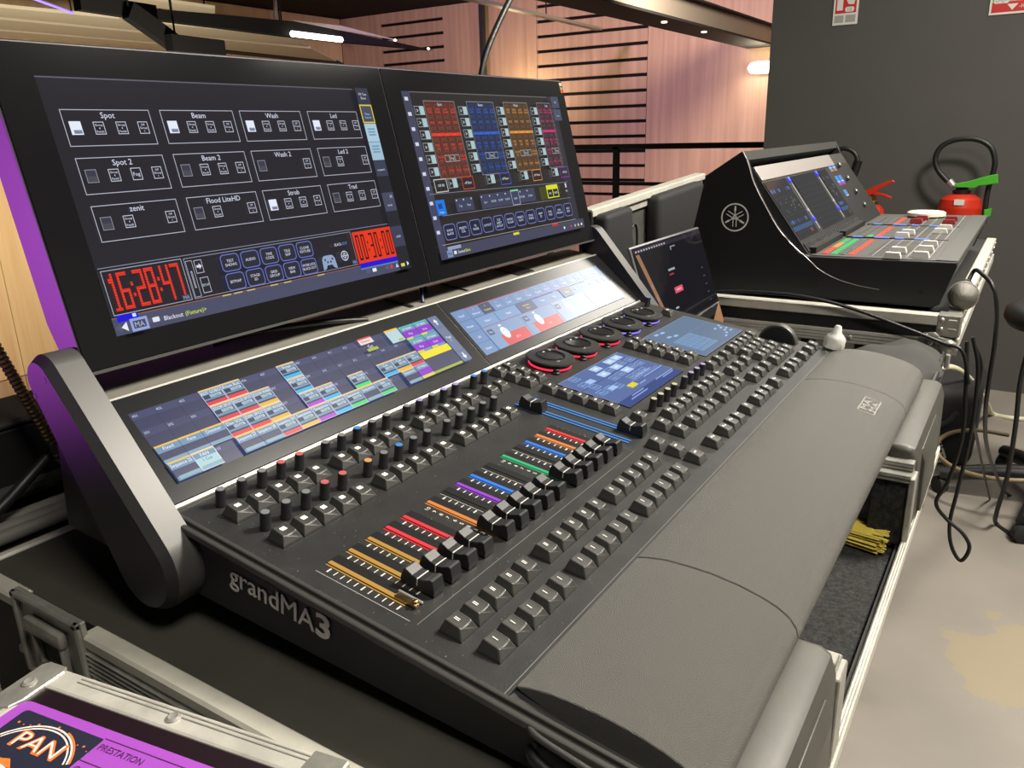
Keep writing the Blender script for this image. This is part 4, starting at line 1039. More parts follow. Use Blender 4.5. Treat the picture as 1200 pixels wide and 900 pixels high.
pr = []
for cx, cy, a0 in ((.0745, -.0355, 0), (.0150, -.0370, 90), (.0150, -.110, 180), (.0745, -.110, 270)):
    rr = .003 if a0 == 90 else .0008
    pr += [(cx + rr * math.cos(rad(a0 + 22.5 * k)), cy + rr * math.sin(rad(a0 + 22.5 * k))) for k in range(5)]
MB().prism(pr, -.0008, -.0006, 'z').obj('label_print', M['navy'], lab_o)
p = Paint(.002)
for ra_, t_ in ((32.2, 1.0), (30.2, .9)): p.ring(44, -70.5, ra_, t_, '#fff', n=40, a0=28, a1=148)
p.obj('label_arc', M['cream_print'], lab_o, (0, 0, -.00058), colors=True)
p = Paint(.002); p.ring(44, -70.5, 33.4, 1.0, '#fff', n=30, a0=28, a1=75)
for k in range(14): p.disc(18 + k * 4.3, -37.5 - 5.0 * abs(math.sin(k * 2.1)) * .3 - abs(k - 6) * .9, .45 + .35 * (k % 3 == 0), '#fff', n=8)
p.obj('label_arc', M['orange'], lab_o, (0, 0, -.00057), colors=True)
o, wd = flat_text('label_word', 'PAN', .0115, M['orange'], lab_o, (.045, -.0570, -.00056), (0, 0, 0), 'c', 1.15, .03, .0001)
o, wd = flat_text('label_word', 'PAN', .0105, M['cream_print'], lab_o, (.045, -.0565, -.00040), (0, 0, 0), 'c', 1.2, -.012, .0001)
for q in ([(.006, -.060), (.010, -.058), (.034, -.0655), (.030, -.0685), (.012, -.0685), (.008, -.075)], [(.030, -.088), (.036, -.068), (.058, -.072), (.056, -.080), (.048, -.080), (.044, -.095), (.034, -.098)], [(.010, -.084), (.014, -.0715), (.029, -.0715), (.026, -.098), (.012, -.098)]):
    MB().prism([(a, b) for a, b in q], -.0006, -.00045, 'z').obj('label_emblem', M['cream_print'], lab_o)
MB().prism([(.028, -.067), (.040, -.064), (.046, -.0685), (.036, -.071)], -.0006, -.0005, 'z').prism([(.0145, -.088), (.022, -.080), (.026, -.088), (.02, -.095)], -.0006, -.00035, 'z').obj('label_emblem', M['orange'], lab_o)
for y in (-.034, -.0505): MB().bx(.0755, .195, y - .00025, y + .00025, -.0008, -.00055).obj('label_rule', M['ink_dark'], lab_o)
flat_text('label_text', 'PRESTATION', .0042, M['ink_dark'], lab_o, (.0775, -.0415, -.0006), (0, 0, 0), 'l', .95, 0, .0001)
flat_text('label_text', 'CONTE', .0042, M['ink_dark'], lab_o, (.0775, -.0580, -.0006), (0, 0, 0), 'l', .95, 0, .0001)

# ================================================================== gear behind the case
o = thing('equipment_table', 'plain black table behind the console case', 'table')
MB().bx(-1.1, 1.98, .375, .60, .745, .772).obj('table_top', M['black_soft'], o)
for x in (-1.05, 1.85):
    for y in (.42, .56): MB().bx(x - .025, x + .025, y - .025, y + .025, 0, .745).obj('leg', M['black_soft'], o)
o = thing('black_road_case', 'low black box with a padded front edge standing behind the console', 'box')
MB().rbox(-.75, .42, .440, .520, .773, .862, .004, 2).obj('box_body', M['ply'], o)
MB().tube([(-.75, .434, .798), (-.3, .434, .800), (.42, .434, .798)], .008, 10, smooth=2).obj('padded_edge', M['fabric'], o)
MB().rbox(-.76, .43, .437, .525, .862, .869, .003, 2).obj('box_lid', mat('lid_grey', (.05, .05, .05), .5), o)
gr = 'cable bundle behind the console case'
for k, (dy, lb_) in enumerate(((-.004, 'thick grey cable lying right against the back rail of the console case'), (.013, 'thick grey cable in the middle of the bundle behind the console case'), (.030, 'thick grey cable lying against the padded edge of the black box'))):
    o = MB().tube([(-.9, .385 + dy, .781), (-.5, .388 + dy, .782), (-.1, .386 + dy, .783), (.15, .384 + dy, .781), (.5, .386 + dy, .780)], .0072, 8).obj('thick_cable', M['cable_grey'], smooth=60)
    tag(o, lb_, 'cable', gr)
o = MB().tube([PY(-60, 650, .40), PY(0, 596, .40), PY(30, 564, .40), PY(60, 531, .405), PY(95, 498, .41), Vector((.10, .425, .876))], .0055, 8).obj('loose_cable', M['cable'], smooth=60)
tag(o, 'black cable rising from the case towards the back of the monitors', 'cable')
# gooseneck with metal rings
gn = thing('gooseneck_tube', 'flexible metal gooseneck with brassy rings beside the left monitor arm', 'gooseneck')
pts = [PY(-40, 330, .385), PY(-12, 395, .385), PY(10, 432, .385), PY(32, 470, .385), PY(52, 503, .385), PY(70, 535, .385)]
pts.append(Vector((pts[-1].x + .03, .395, .792)))
MB().tube(pts, .0040, 10).obj('core', M['black_soft'], gn, smooth=60)
rings = MB()
dense = []
for a, b in zip(pts, pts[1:]):
    n = max(2, int((b - a).length / .0042))
    dense += [(a + (b - a) * (k / n), (b - a).normalized()) for k in range(n)]
for q, t in dense: rings.tube([q - t * .0011, q + t * .0011], .0050, 10, smooth=0)
rings.obj('ring_sleeve', M['gold'], gn, smooth=60)
# cable rising from the top of the monitors
o = MB().tube([PY(562, 110, .345), PY(564, 88, .345), PY(570, 62, .345), PY(582, 32, .345), PY(602, -8, .345), PY(640, -70, .345)], .0045, 8).obj('gooseneck_lead', M['cable'], smooth=60)
tag(o, 'black cable curving up from behind the right monitor', 'cable')

# ================================================================== laptop and the rack it stands on
rk = thing('equipment_rack', 'black rack box between the two flight cases', 'rack')
MB().rbox(.868, 1.232, -.185, .36, .02, .685, .004, 2).obj('rack_body', M['ply'], rk)
MB().rbox(.868, 1.232, -.268, .36, .684, .698, .003, 1).obj('rack_top', M['ply'], rk)
MB().rbox(.868, 1.232, -.189, -.185, .05, .66, .002, 1).obj('rack_door', M['black_soft'], rk)
for x in (.90, 1.20):
    for y in (-.13, .32): MB().lathe([(.02, 0), (.02, .022)], (x, y, 0), n=14).obj('foot', M['black_soft'], rk)
lp_ = thing('laptop', 'open dark laptop showing a black page, standing behind the console right arm', 'laptop', (1.05, .118, .699))
MB().rbox(-.162, .162, -.225, .004, 0, .013, .004, 2).obj('laptop_base', mat('laptop_grey', (.10, .10, .11), .35, metal=.7), lp_)
MB().bx(-.145, .145, -.11, -.02, .013, .0136).obj('keyboard', M['slot'], lp_)
MB().bx(-.06, .06, -.21, -.125, .013, .0134).obj('trackpad', M['armface'], lp_)
ta = math.atan2(.146, .050)
lid = MB().rbox(-.162, .162, 0, .238, -.006, 0, .003, 2).obj('laptop_lid', mat('lid_silver', (.22, .22, .23), .35, metal=.6), lp_, (0, 0, .010), (ta, 0, 0))
sg = MB().bx(-.158, .158, .006, .234, 0, .0006).obj('laptop_screen', M['glass'], lid)
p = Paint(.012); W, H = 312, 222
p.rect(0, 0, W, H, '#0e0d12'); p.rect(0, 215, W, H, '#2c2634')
for k in range(12): p.rect(8 + k * 11, 216.6, 14 + k * 11, 219.6, '#b8b0c0')
p.poly([(6, 213), (20, 213), (80, 60), (80, 30)], '#9a7050'); p.poly([(0, 205), (14, 190), (62, 70), (40, 40)], '#17121c')  # tan shapes here and below: mirrored wood painted into the picture
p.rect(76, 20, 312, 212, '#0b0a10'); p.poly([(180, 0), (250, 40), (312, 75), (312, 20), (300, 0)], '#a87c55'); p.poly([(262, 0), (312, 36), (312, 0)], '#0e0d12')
p.rect(152, 203, 176, 210, '#9098a8'); p.rect(156, 203, 196, 208, '#0b0a10')
p.rect(118, 168, 148, 172, '#98a8ac'); p.rect(118, 160, 138, 163, '#a83040')
p.rrect(122, 126, 160, 137, 1.4, '#e0526a'); p.rect(130, 130, 152, 133, '#f0a8b0')
for y in (100, 85, 70): p.rect(106, y, 120, y + 3, '#b8b8c0')
for x in (34, 42, 50, 58): p.rect(x, 150 - (x - 34) * 3, x + 5, 157 - (x - 34) * 3, '#8088a0')
for k in range(6): p.rect(46 + k * 5, 110 - k * 12, 54 + k * 5, 114 - k * 12, '#7880a0'); p.rect(270, 150 - k * 16, 280, 152 - k * 16, '#50566a')
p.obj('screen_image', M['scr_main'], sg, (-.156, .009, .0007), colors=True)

# lid of the other flight case, leaning behind the laptop
ld = thing('case_lid', 'upright flight case lid with aluminium edge and two black foam pads behind laptop', 'case lid', (1.26, .452, .773), (0, rad(-3.2), 0))
MB().bx(.0, .70, .012, .020, .0, .165).obj('lid_board', mat('lid_lining', (.06, .06, .055), .7, var=.3, vscale=30), ld)
MB().rbox(-.004, .70, -.004, .030, .166, .184, .003, 2).obj('lid_edge', M['alu_pale'], ld)
MB().rbox(-.010, .0, -.004, .030, .0, .180, .003, 2).obj('lid_edge', M['ply'], ld)
MB().rbox(.01, .70, .004, .012, .146, .166, .002, 1).obj('lid_rail', M['alu'], ld)
MB().rbox(.012, .150, -.032, .010, .004, .170, .012, 4).obj('foam_pad', M['black_soft'], ld, smooth=40)
MB().rbox(.305, .62, -.032, .010, .004, .172, .014, 4).obj('foam_pad', M['black_soft'], ld, smooth=40)
MB().tube([(.185, .004, .02), (.195, .002, .08), (.215, .0, .115), (.235, .0, .10), (.24, .002, .03)], .003, 8).obj('wire_loop', M['cable'], ld, smooth=60)

# ================================================================== sound mixer and its flight case
Y = thing('mixing_desk', 'black digital sound mixer with curved side and sloping screens on a flight case', 'mixer')
MX0, MX1 = 1.300, 2.165
sp = [(.144, 1.074), (.217, 1.026), (.241, .909), (.205, .80), (.194, .792), (-.225, .792), (-.238, .800), (-.258, .870), (-.257, .8775), (.000, .8735), (.018, .880), (.034, .895), (.064, .927), (.093, .971), (.118, 1.015), (.131, 1.050)]
for a, b in ((MX0, MX0 + .014), (MX1 - .014, MX1)):
    MB().prism(sp, a, b, 'x', bevel=.0012, seg=1).obj('side_cheek', M['yam'], Y)
MB().prism([(.205, 1.024), (.232, .910), (.196, .796), (-.222, .796), (-.235, .805), (-.254, .868), (-.003, .866), (.125, 1.040)], MX0 + .013, MX1 - .013, 'x').obj('desk_body', M['yam'], Y)
MB().prism([(.138, 1.056), (.143, 1.0735), (.216, 1.0255), (.206, 1.018), (.145, 1.050)], MX0 + .012, MX1 - .012, 'x').obj('hood', M['yam_hood'], Y)
MB().prism([(-.256, .862), (-.2575, .8755), (-.252, .8785), (.0, .8750), (.0, .866)], MX0 + .013, MX1 - .013, 'x').obj('control_surface', M['yam_top'], Y)
MB().rbox(MX0 + .012, MX1 - .012, -.258, -.222, .8765, .8795, .001, 1).obj('front_strip', M['yam_top'], Y)
# silver edge line sweeping along the cheek
MB().tube([(MX0 - .0004, .1430, 1.0735), (MX0 - .0004, .1305, 1.050), (MX0 - .0004, .1175, 1.015), (MX0 - .0004, .0925, .971), (MX0 - .0004, .0635, .927), (MX0 - .0004, .034, .896), (MX0 - .0004, .002, .870), (MX0 - .0004, -.022, .850), (MX0 - .0004, -.055, .834), (MX0 - .0004, -.095, .824), (MX0 - .0004, -.134, .819)], .0016, 6, taper=.3).obj('edge_line', M['yam_bright'], Y, smooth=60)
for y, z in ((-.020, .819), (-.206, .821)):
    MB().lathe([(.0045, .001), (.0045, -.0008), (.0025, -.0004)], (MX0, y, z), 'x', 12).obj('screw', M['slot'], Y)
# emblem: ring with three crossed tuning forks
p = Paint(.001); R_ = 28.5
p.ring(0, 0, R_, 3.0, '#fff', n=48)
for a in (90, 210, 330):
    ca, sa = math.cos(rad(a)), math.sin(rad(a)); P_ = lambda u, v: (u * ca - v * sa, u * sa + v * ca)
    p.line(*P_(0, 0), *P_(20, 0), 1.9, '#fff'); p.poly([P_(13, -2.2), P_(22.5, -1.5), P_(22.5, 1.5), P_(13, 2.2)], '#fff')
    for s_ in (-1, 1): p.line(*P_(2, s_ * 3.4), *P_(-19, s_ * 3.4), 1.7, '#fff')
p.obj('emblem', mat('emblem_silver', (.85, .83, .78), .4), Y, (MX0 - .0006, .151, .9445), (rad(90), 0, rad(-90)), colors=True)
# sloping screen bank
SA = math.atan2(1.046 - .876, .130 - .008)
bank = MB().bx(MX0 + .014, MX1 - .014, 0, .209, -.006, 0).obj('screen_bank', mat('bank_plate', (.05, .048, .045), .4), Y, (0, .004, .872), (SA, 0, 0))
MB().rbox(MX0 + .016, 1.98, .176, .209, .0005, .003, .001, 1).obj('hood_reflection', M['yam_bright'], bank)  # pale strip: the bright reflection below the hood, put into its colour
def yscreen(x0, x1, v0, v1, seed):
    o = MB().bx(x0, x1, v0, v1, 0, .0016).obj('touch_display', M['glass'], bank)
    rnd = random.Random(seed); p = Paint(.012); W, H = (x1 - x0) * 1000, (v1 - v0) * 1000
    p.rect(0, 0, W, H, '#2a2c30'); p.frame(0, 0, W, H, 1, '#3a3c42')
    for k in range(8): p.rect(6, H * .1 + k * H * .1, W - 6, H * .1 + k * H * .1 + .6, '#3c4048')
    if seed != 2:
        for k in range(int(W / 16)): p.rect(6 + k * 15, 20, 17 + k * 15, 30, '#3a5f8e'); p.rect(6 + k * 15, 36, 16 + k * 15, 44, rnd.choice(['#33507a', '#2e3a50', '#4a78b0']))
        for k in range(int(W / 20)): p.rect(6 + k * 18, H - 28, 18 + k * 18, H - 20, rnd.choice(['#3f6fa8', '#2c3644', '#4a4a54']))
        for k in range(26): x = rnd.uniform(20, W - 20); y = H * .55 + 14 * math.sin(x * .12) + rnd.uniform(-4, 4); p.rect(x, y, x + 5, y + 1.4, '#7a7c66')
        p.rect(W * .7, 8, W * .8, 16, '#8a4a34')
    p.obj('screen_image', M['scr_main'], o, (x0, v0, .0017), colors=True)
yscreen(1.318, 1.480, .034, .172, 1); yscreen(1.520, 1.735, .034, .172, 2); yscreen(1.772, 1.860, .034, .172, 3)
YB = glow('mixer_blue', '#2c3cf0', 1.2); YW = glow('mixer_white', '#c8cce8', .9)
kn = MB().lathe([(.0072, 0), (.0072, .003), (.005, .004)], n=16).mesh('rotary_knob', YB, 40)
for x in (1.500, 1.752):
    for v in (.165, .066): link('rotary_knob', kn, bank, (x, v, 0))
    MB().bx(x - .003, x + .003, .04, .155, 0, .0022).obj('meter_strip', mat('strip_grey', (.25, .25, .24), .4), bank)
    MB().lathe([(.004, 0), (.004, .003)], (x, .088, 0), n=12).obj('rotary_knob', YW, bank)
for k in range(4):
    x = 1.905; v = .160 - k * .042
    for q in range(2):
        if k == 2 and q == 1: continue
        p = Paint(.012); p.rect(0, 0, 34, 28, '#5a9ade'); p.rect(0, 0, 34, 6, '#c83ab8' if k % 2 else '#d88838'); p.rect(2, 10, 32, 12, '#dcecff')
        p.obj('scribble_display', M['scr_main'], bank, (x + q * .042, v, .001), colors=True)
    MB().lathe([(.007, 0), (.007, .008), (.005, .010)], (x + .110, v + .012, 0), n=14).obj('rotary_knob', M['yam_hood'], bank)
bk = MB().rbox(-.0062, .0062, .006, .026, 0, .005, .001, 1).mesh('soft_key', M['black'])
for k in range(32):
    x = 1.328 + k * .0172
    if x < 1.885: link('soft_key', bk, bank, (x, 0, 0))
for x0, x1 in ((1.335, 1.59), (1.62, 1.86)):
    f = MB().bx(x0, x1, -.006, .010, .8755, .887)
    f.obj('knob_bar', M['slot'], Y)
# lit rows on the surface (three banks along x)
RD = glow('row_red', '#e84a28', 1.1); GN = glow('row_green', '#28c068', 1.1); YL = glow('row_yellow', '#e8a030', 1.1); BU = glow('row_blue', '#6a90e8', 1.0)
but = MB().rbox(-.0085, .0085, -.0055, .0055, 0, .0022, .0008, 1)
bmesh_for = {k: but.mesh('channel_button', m_) for k, m_ in (('r', RD), ('g', GN), ('y', YL), ('d', mat('button_dark', (.10, .10, .095), .4)), ('b', BU))}
for bank_i, x0 in enumerate((1.345, 1.625, 1.885)):
    for k in range(10 if bank_i < 2 else 8):
        x = x0 + k * .024
        rows = ('r' if k < 4 else 'y' if k < 7 else 'g', 'g' if bank_i == 0 else 'd', 'd', 'r') if bank_i == 0 else ('d', 'd', 'g' if (bank_i == 1 and k < 2) else 'd', 'r' if k < 9 else 'd')
        for q, c in enumerate(rows): link('channel_button', bmesh_for[c], Y, (x, -.022 - q * .0165, .8755 - (-.022 - q * .0165) * .0))
ln = Paint(.004)
for bank_i, x0 in enumerate((1345, 1625, 1885)):
    for k in range(10 if bank_i < 2 else 8):
        ln.line(x0 + k * 24, -100, x0 + k * 24, -212, 3.0, '#111')
fs = ln.obj('fader_slot', M['slot'], Y, (0, 0, .8755), (rad(-.8), 0, 0), colors=True)
ln = Paint(.004)
for bank_i, x0 in enumerate((1335, 1615, 1875)):
    for yy in (-110, -130, -150, -170, -190, -208): ln.line(x0, yy, x0 + 255, yy, 1.3, '#fff')
ln.obj('fader_scale', M['grey_ink'], Y, (0, 0, .8757), (rad(-.8), 0, 0), colors=True)
for x in (1.605, 1.868):
    MB().bx(x - .004, x + .004, -.216, -.01, .8765, .8785).obj('bank_divider', M['slot'], Y)
    for y, l in ((-.035, .02), (-.085, .03), (-.12, .016), (-.165, .03)): MB().bx(x - .007, x + .007, y - l / 2, y + l / 2, .878, .8795).obj('strip_display', BU, Y)
fc = MB().prism([(-.0150, 0), (.0150, 0), (.0145, .004), (.0118, .011), (-.0118, .011), (-.0145, .004)], -.0070, .0070, 'x').mesh('fader_knob', mat('fader_silver', (.85, .82, .78), .3, metal=.3))
fcr = MB().prism([(-.0150, 0), (.0150, 0), (.0145, .004), (.0118, .011), (-.0118, .011), (-.0145, .004)], -.0070, .0070, 'x').mesh('fader_knob', mat('fader_red', (.25, .03, .03), .3))
for u, v, m_ in ((1046, 299, fc), (1053, 292.5, fc), (1079, 298, fc), (1085, 291, fc), (1090, 285, fc), (1057, 275, fc), (1064, 271.5, fc), (1102, 270.5, fc), (1108, 266, fc), (1074, 258.5, fcr), (1081, 255, fcr), (1112, 260, fcr), (1115, 256, fcr)):
    q = PZ(u, v, .8835); link('fader_knob', m_, Y, (q.x, max(-.205, min(-.105, q.y)), .8778))

MC = thing('mixer_flight_case', 'black flight case tray with aluminium rails and riveted corner under the sound mixer', 'flight case')
a0, a1, b0, b1 = 1.252, 2.40, -.276, .33
MB().bx(a0 + .003, a1 - .003, b0 + .003, b1 - .003, .722, .786).obj('tray_body', M['ply'], MC)
MB().rbox(a0 - .002, a0 + .022, b0 + .01, b1, .7705, .7905, .002, 1).obj('top_rail', M['alu_pale'], MC)
MB().rbox(a0 - .002, a0 + .010, b0 + .02, b1, .721, .7465, .002, 1).obj('lower_rail', M['alu'], MC)
for z in (.728, .734, .740): MB().bx(a0 - .0028, a0 - .0018, b0 + .02, b1, z - .0008, z + .0008).obj('rail_groove', M['zinc'], MC)
MB().rbox(a0 + .02, a1, b0 - .002, b0 + .022, .772, .791, .002, 1).obj('front_rail', M['alu_pale'], MC)
MB().rbox(a0 + .02, a1, b0 - .003, b0 + .004, .721, .746, .002, 1).obj('front_rail', M['alu'], MC)
MB().rbox(a0 - .0035, a0 + .03, b0 - .004, b0 + .034, .752, .792, .002, 1).obj('corner_bracket', M['zinc'], MC)
cb = MB().prism([(b0 + .062, .744), (b0 + .052, .757), (b0 + .034, .760), (b0 + .026, .752), (b0 + .006, .748), (b0 - .004, .738), (b0 - .004, .720), (b0 + .030, .722), (b0 + .060, .738)], a0 - .005, a0 - .001, 'x', bevel=.001, seg=1)
cb.lathe([(.016, .004), (.014, -.004), (.006, -.009)], (a0 - .004, b0 + .012, .734), 'x', 18)
cb.obj('corner_ball', M['zinc'], MC, smooth=50)
rv3 = MB().lathe([(.0042, 0), (.0036, -.0016), (.0020, -.0026)], (0, 0, 0), 'x', 12).mesh('rivet', M['chrome'], 40)
for y, z in ((b0 + .026, .783), (b0 + .026, .766), (b0 + .048, .752), (b0 + .040, .738), (b0 + .028, .749), (.03, .734), (-.10, .734), (.20, .734)): link('rivet', rv3, MC, (a0 - .0045, y, z))
for z in (.767, .783): MB().rbox(a0 - .005, a0 - .003, b0 + .002, b0 + .016, z - .0015, z + .0015, .0008, 1).obj('slot_mark', M['alu_pale'], MC)
for k in range(22): MB().lathe([(.003, 0), (.0022, -.0022)], (a0 + .05 + k * .05, b0 - .0025, .782 if k % 2 else .776), 'y', 8).obj('rivet', M['chrome'], MC)
st = thing('mixer_stand', 'black folding stand under the mixer flight case', 'stand')
MB().bx(1.40, 2.35, -.20, .30, .700, .7215).obj('stand_top', M['black_soft'], st)
for x in (1.45, 2.30):
    MB().bx(x - .02, x + .02, .18, .22, 0, .70).obj('leg', M['black_soft'], st); MB().bx(x - .02, x + .02, -.12, -.08, 0, .70).obj('leg', M['black_soft'], st)

mc = thing('microphone', 'vocal microphone with silver grille lying on the mixer case corner', 'microphone', (1.315, -.273, .8165), (rad(0), rad(0), rad(0)))
MB().lathe([(.008, -.030), (.016, -.024), (.0235, -.010), (.0255, .004), (.0250, .016), (.021, .024), (.014, .029)], (0, 0, 0), 'x', 24).obj('grille', M['mic'], mc, smooth=60)
MB().lathe([(.0262, -.002), (.0262, .002)], (0, 0, 0), 'x', 24).obj('grille_ring', M['alu'], mc, smooth=60)
MB().lathe([(.017, .026), (.015, .035), (.012, .15), (.011, .16)], (0, 0, 0), 'x', 18).obj('handle', M['black'], mc, smooth=60)
mc.rotation_euler = (0, rad(2.5), rad(2))

# ================================================================== soft bag, floor bag, cables
bg = MB(); n, mm = 26, 14
vs = []
for i in range(n + 1):
    for j in range(mm):
        u = i / n; t = 2 * math.pi * j / mm
        w_ = (math.sin(math.pi * min(max(u, .02), .98))) ** .35
        fold = 1 + .10 * math.sin(9 * u + 2 * math.cos(t)) + .06 * math.sin(23 * u + 3 * t)
        ry, rz = .070 * w_ * fold, .030 * w_ * (1 + .18 * math.sin(5 * t + 7 * u))
        vs.append((.905 + u * .30, -.200 + ry * math.cos(t) + .012 * math.sin(6 * u), .737 + rz * math.sin(t) + .004 * math.sin(14 * u)))
bg.add(vs, [(i * mm + j, i * mm + (j + 1) % mm, (i + 1) * mm + (j + 1) % mm, (i + 1) * mm + j) for i in range(n) for j in range(mm)] + [tuple(range(mm))[::-1], tuple(n * mm + j for j in range(mm))])
sb = thing('fabric_bag', 'crumpled dark grey fabric bag wedged between the console and the mixer case', 'bag')
bg.obj('bag_body', M['fabric'], sb, smooth=70)
MB().tube([(.93, -.262, .735), (1.02, -.268, .740), (1.12, -.266, .742), (1.19, -.262, .738)], .0035, 6).obj('zip', M['cable'], sb, smooth=60)
MB().rbox(1.165, 1.172, -.276, -.268, .716, .742, .002, 1).obj('zip_pull', M['chrome'], sb)

fb = thing('floor_bag', 'black gig bag with white lettering standing on the floor under the mixer', 'bag', (2.55, -.10, 0))
MB().rbox(0, .42, -.20, .25, 0, .27, .04, 4).obj('bag_body', M['black_soft'], fb, smooth=50)
MB().tube([(-.004, -.14, .20), (-.015, -.10, .15), (-.010, 0.02, .12), (-.004, .10, .16)], .010, 8).obj('strap', M['fabric'], fb, smooth=60)
flat_text('bag_lettering', 'VITC', .045, M['white_ink'], fb, (-.0012, -.055, .10), (rad(90), rad(68), rad(-90)), 'l', 1.0, .01, .0006)

def cable(name, pts, r, m_, label, group=None, n=8):
    o = MB().tube(pts, r, n).obj(name, m_, smooth=60); tag(o, label, 'cable', group); return o
cable('mixer_lead', [PX(760, 352, 1.238), PX(835, 342, 1.238), PX(900, 343, 1.238), PX(950, 349, 1.238), PX(1000, 362, 1.238), PX(1060, 384, 1.238), PX(1105, 402, 1.238), PX(1128, 412, 1.236), PX(1135, 450, 1.236)], .0034, M['cable'], 'black lead draped across the side of the mixer flight case')
cable('hanging_loop_cable', [PX(1133, 400, 1.24), PX(1132, 450, 1.24), PX(1128, 510, 1.24), PX(1112, 562, 1.24), PX(1097, 588, 1.24), PX(1108, 607, 1.24), PX(1128, 625, 1.24), PX(1136, 642, 1.24), PX(1126, 657, 1.24), PX(1115, 640, 1.245), PX(1113, 612, 1.245), PX(1122, 575, 1.245), PX(1134, 525, 1.245), PX(1142, 480, 1.245), PX(1146, 430, 1.245), PX(1140, 395, 1.245)], .0036, M['cable'], 'black cable hanging in a narrow loop below the mixer case corner')
cable('microphone_cable', [Vector((1.475, -.268, .809)), PX(1142, 317, 1.50), PX(1152, 322, 1.45), PX(1163, 335, 1.42), PX(1168, 360, 1.42), PX(1166, 400, 1.42), PX(1160, 440, 1.42), PX(1155, 480, 1.45), PX(1156, 520, 1.6), PX(1166, 553, 1.9), PZ(1182, 580, .005), PZ(1225, 596, .005)], .0042, M['cable'], 'black microphone cable arching over the front of the mixer case')
cable('drop_cable', [PX(1139, 396, 1.30), PX(1150, 425, 1.31), PX(1147, 455, 1.33), PX(1140, 485, 1.40), PX(1146, 520, 1.60), PX(1152, 550, 1.95), PZ(1160, 585, .004)], .0030, M['cable'], 'thin black cable dropping in an S-curve below the mixer case corner')
q = PZ(1163, 485, .006)
cable('cream_cable', [PX(1090, 436, 2.5), PX(1112, 430, 2.55), PX(1130, 438, 2.65), PX(1145, 455, 2.8), PX(1156, 473, 3.0), q, PZ(1185, 490, .006), PZ(1230, 493, .006)], .010, M['cable_cream'], 'thick cream cable curving down to the floor beside the floor bag')

# ================================================================== swivel stool
SX, SY = 2.36, -.515
so = thing('swivel_stool', 'black swivel stool with five-star base beyond the flight case', 'stool', (SX, SY, 0))
MB().lathe([(.14, .548), (.175, .555), (.188, .575), (.185, .600), (.160, .615), (.08, .620)], n=32).obj('seat', mat('seat_vinyl', (.018, .018, .018), .45), so, smooth=60)
MB().lathe([(.026, .06), (.026, .30), (.018, .30), (.018, .55)], n=18).obj('column', M['black'], so, smooth=40)
for k in range(5):
    a = rad(97 + 72 * k)
    ca, sa = math.cos(a), math.sin(a)
    b = MB(); b.tube([(0, 0, .10), (.13 * ca, .13 * sa, .092), (.29 * ca, .29 * sa, .062)], .030, 10, taper=.7); b.obj('base_leg', M['black'], so, smooth=50)
    MB().lathe([(.018, -.016), (.026, -.013), (.026, .013), (.018, .016)], (0, 0, 0), 'x', 16).obj('castor', M['black_soft'], so, (.285 * ca, .285 * sa, .026), (0, 0, a + .6), smooth=40)
cable('coiled_cable', [(SX + .02 + .20 * math.cos(t * .5) * 1.0, SY + .12 + .19 * math.sin(t * .5), .135 + .01 * math.sin(t)) for t in range(0, 13)], .007, M['cable_tan'], 'tan cable coiled around the stool base')
cable('stool_cable', [PX(1215, 380, 2.05), PX(1197, 440, 2.05), PX(1190, 500, 2.05), PX(1180, 560, 2.07), PX(1168, 600, 2.1), PZ(1168, 614, .006), PZ(1190, 628, .006), PZ(1240, 650, .006)], .006, M['cable'], 'black cable hanging beside the stool down to the floor')

# ================================================================== wall things
xw = 3.55
def extinguisher(label, y, zt, r, handle, red_h, big):
    t = thing('fire_extinguisher', label, 'extinguisher', (xw - r - .03, y, zt), group=None)
    zb = -.55 if big else -.42
    MB().lathe([(r * .9, zb), (r, zb + .02), (r, -.06), (r * 1.01, -.055), (r, -.05), (r * .92, -.022), (r * .62, -.004), (r * .3, 0)], n=32).obj('cylinder', M['red'], t, smooth=40)
    MB().lathe([(r * .40, -.004), (r * .42, .012), (r * .30, .016), (r * .18, .040)], n=20).obj('collar', M['black'] if big else M['brass'], t, smooth=40)
    MB().bx(r + .006, r + .03, -.04, .04, -.35, -.12).obj('wall_bracket', M['black_soft'], t)
    return t
e1 = extinguisher('large red extinguisher with green lever and arched black hose on dark wall', -.100, .838, .080, 'g', .55, True)
ex = e1.location.x
def P1(u, v): q = PX(u, v, ex); return (0, q.y - e1.location.y, q.z - e1.location.z)
def lever(t, P_, poly, m_, th=.018, nm='lever'):
    q = [P_(u, v) for u, v in poly]
    MB().prism([(a[1], a[2]) for a in q][::-1], -th / 2 - .03, th / 2 - .03, 'x', bevel=.002, seg=1).obj(nm, m_, t)
lever(e1, P1, [(1119, 215), (1135, 212), (1160, 205), (1170, 203.5), (1170, 214), (1158, 216), (1148, 217), (1142, 220), (1132, 219), (1121, 219)], M['green'])
MB().tube([P1(1115, 216), P1(1108, 210), P1(1099, 199), P1(1096, 186), P1(1102, 173), P1(1116, 165), P1(1133, 162.5), P1(1150, 165), P1(1162, 174), P1(1166, 190), P1(1163, 205), P1(1158, 222), P1(1155, 240), P1(1153, 262)], .0105, 10).obj('hose', M['cable'], e1, smooth=60)
MB().tube([P1(1112, 212), P1(1118, 219)], .014, 12, smooth=0).obj('hose_coupling', M['chrome'], e1, smooth=60)
MB().tube([P1(1128, 221), P1(1128, 226)], .010, 10, smooth=0).obj('safety_pin', M['chrome'], e1)
lever(e1, P1, [(1154, 245), (1163, 243), (1161, 252), (1153, 256)], M['green'], .03, 'nozzle_clip')
MB().bx(-.0815, -.0795, -.020, .016, -.040, -.018).obj('round_sticker', M['sign_white'], e1)
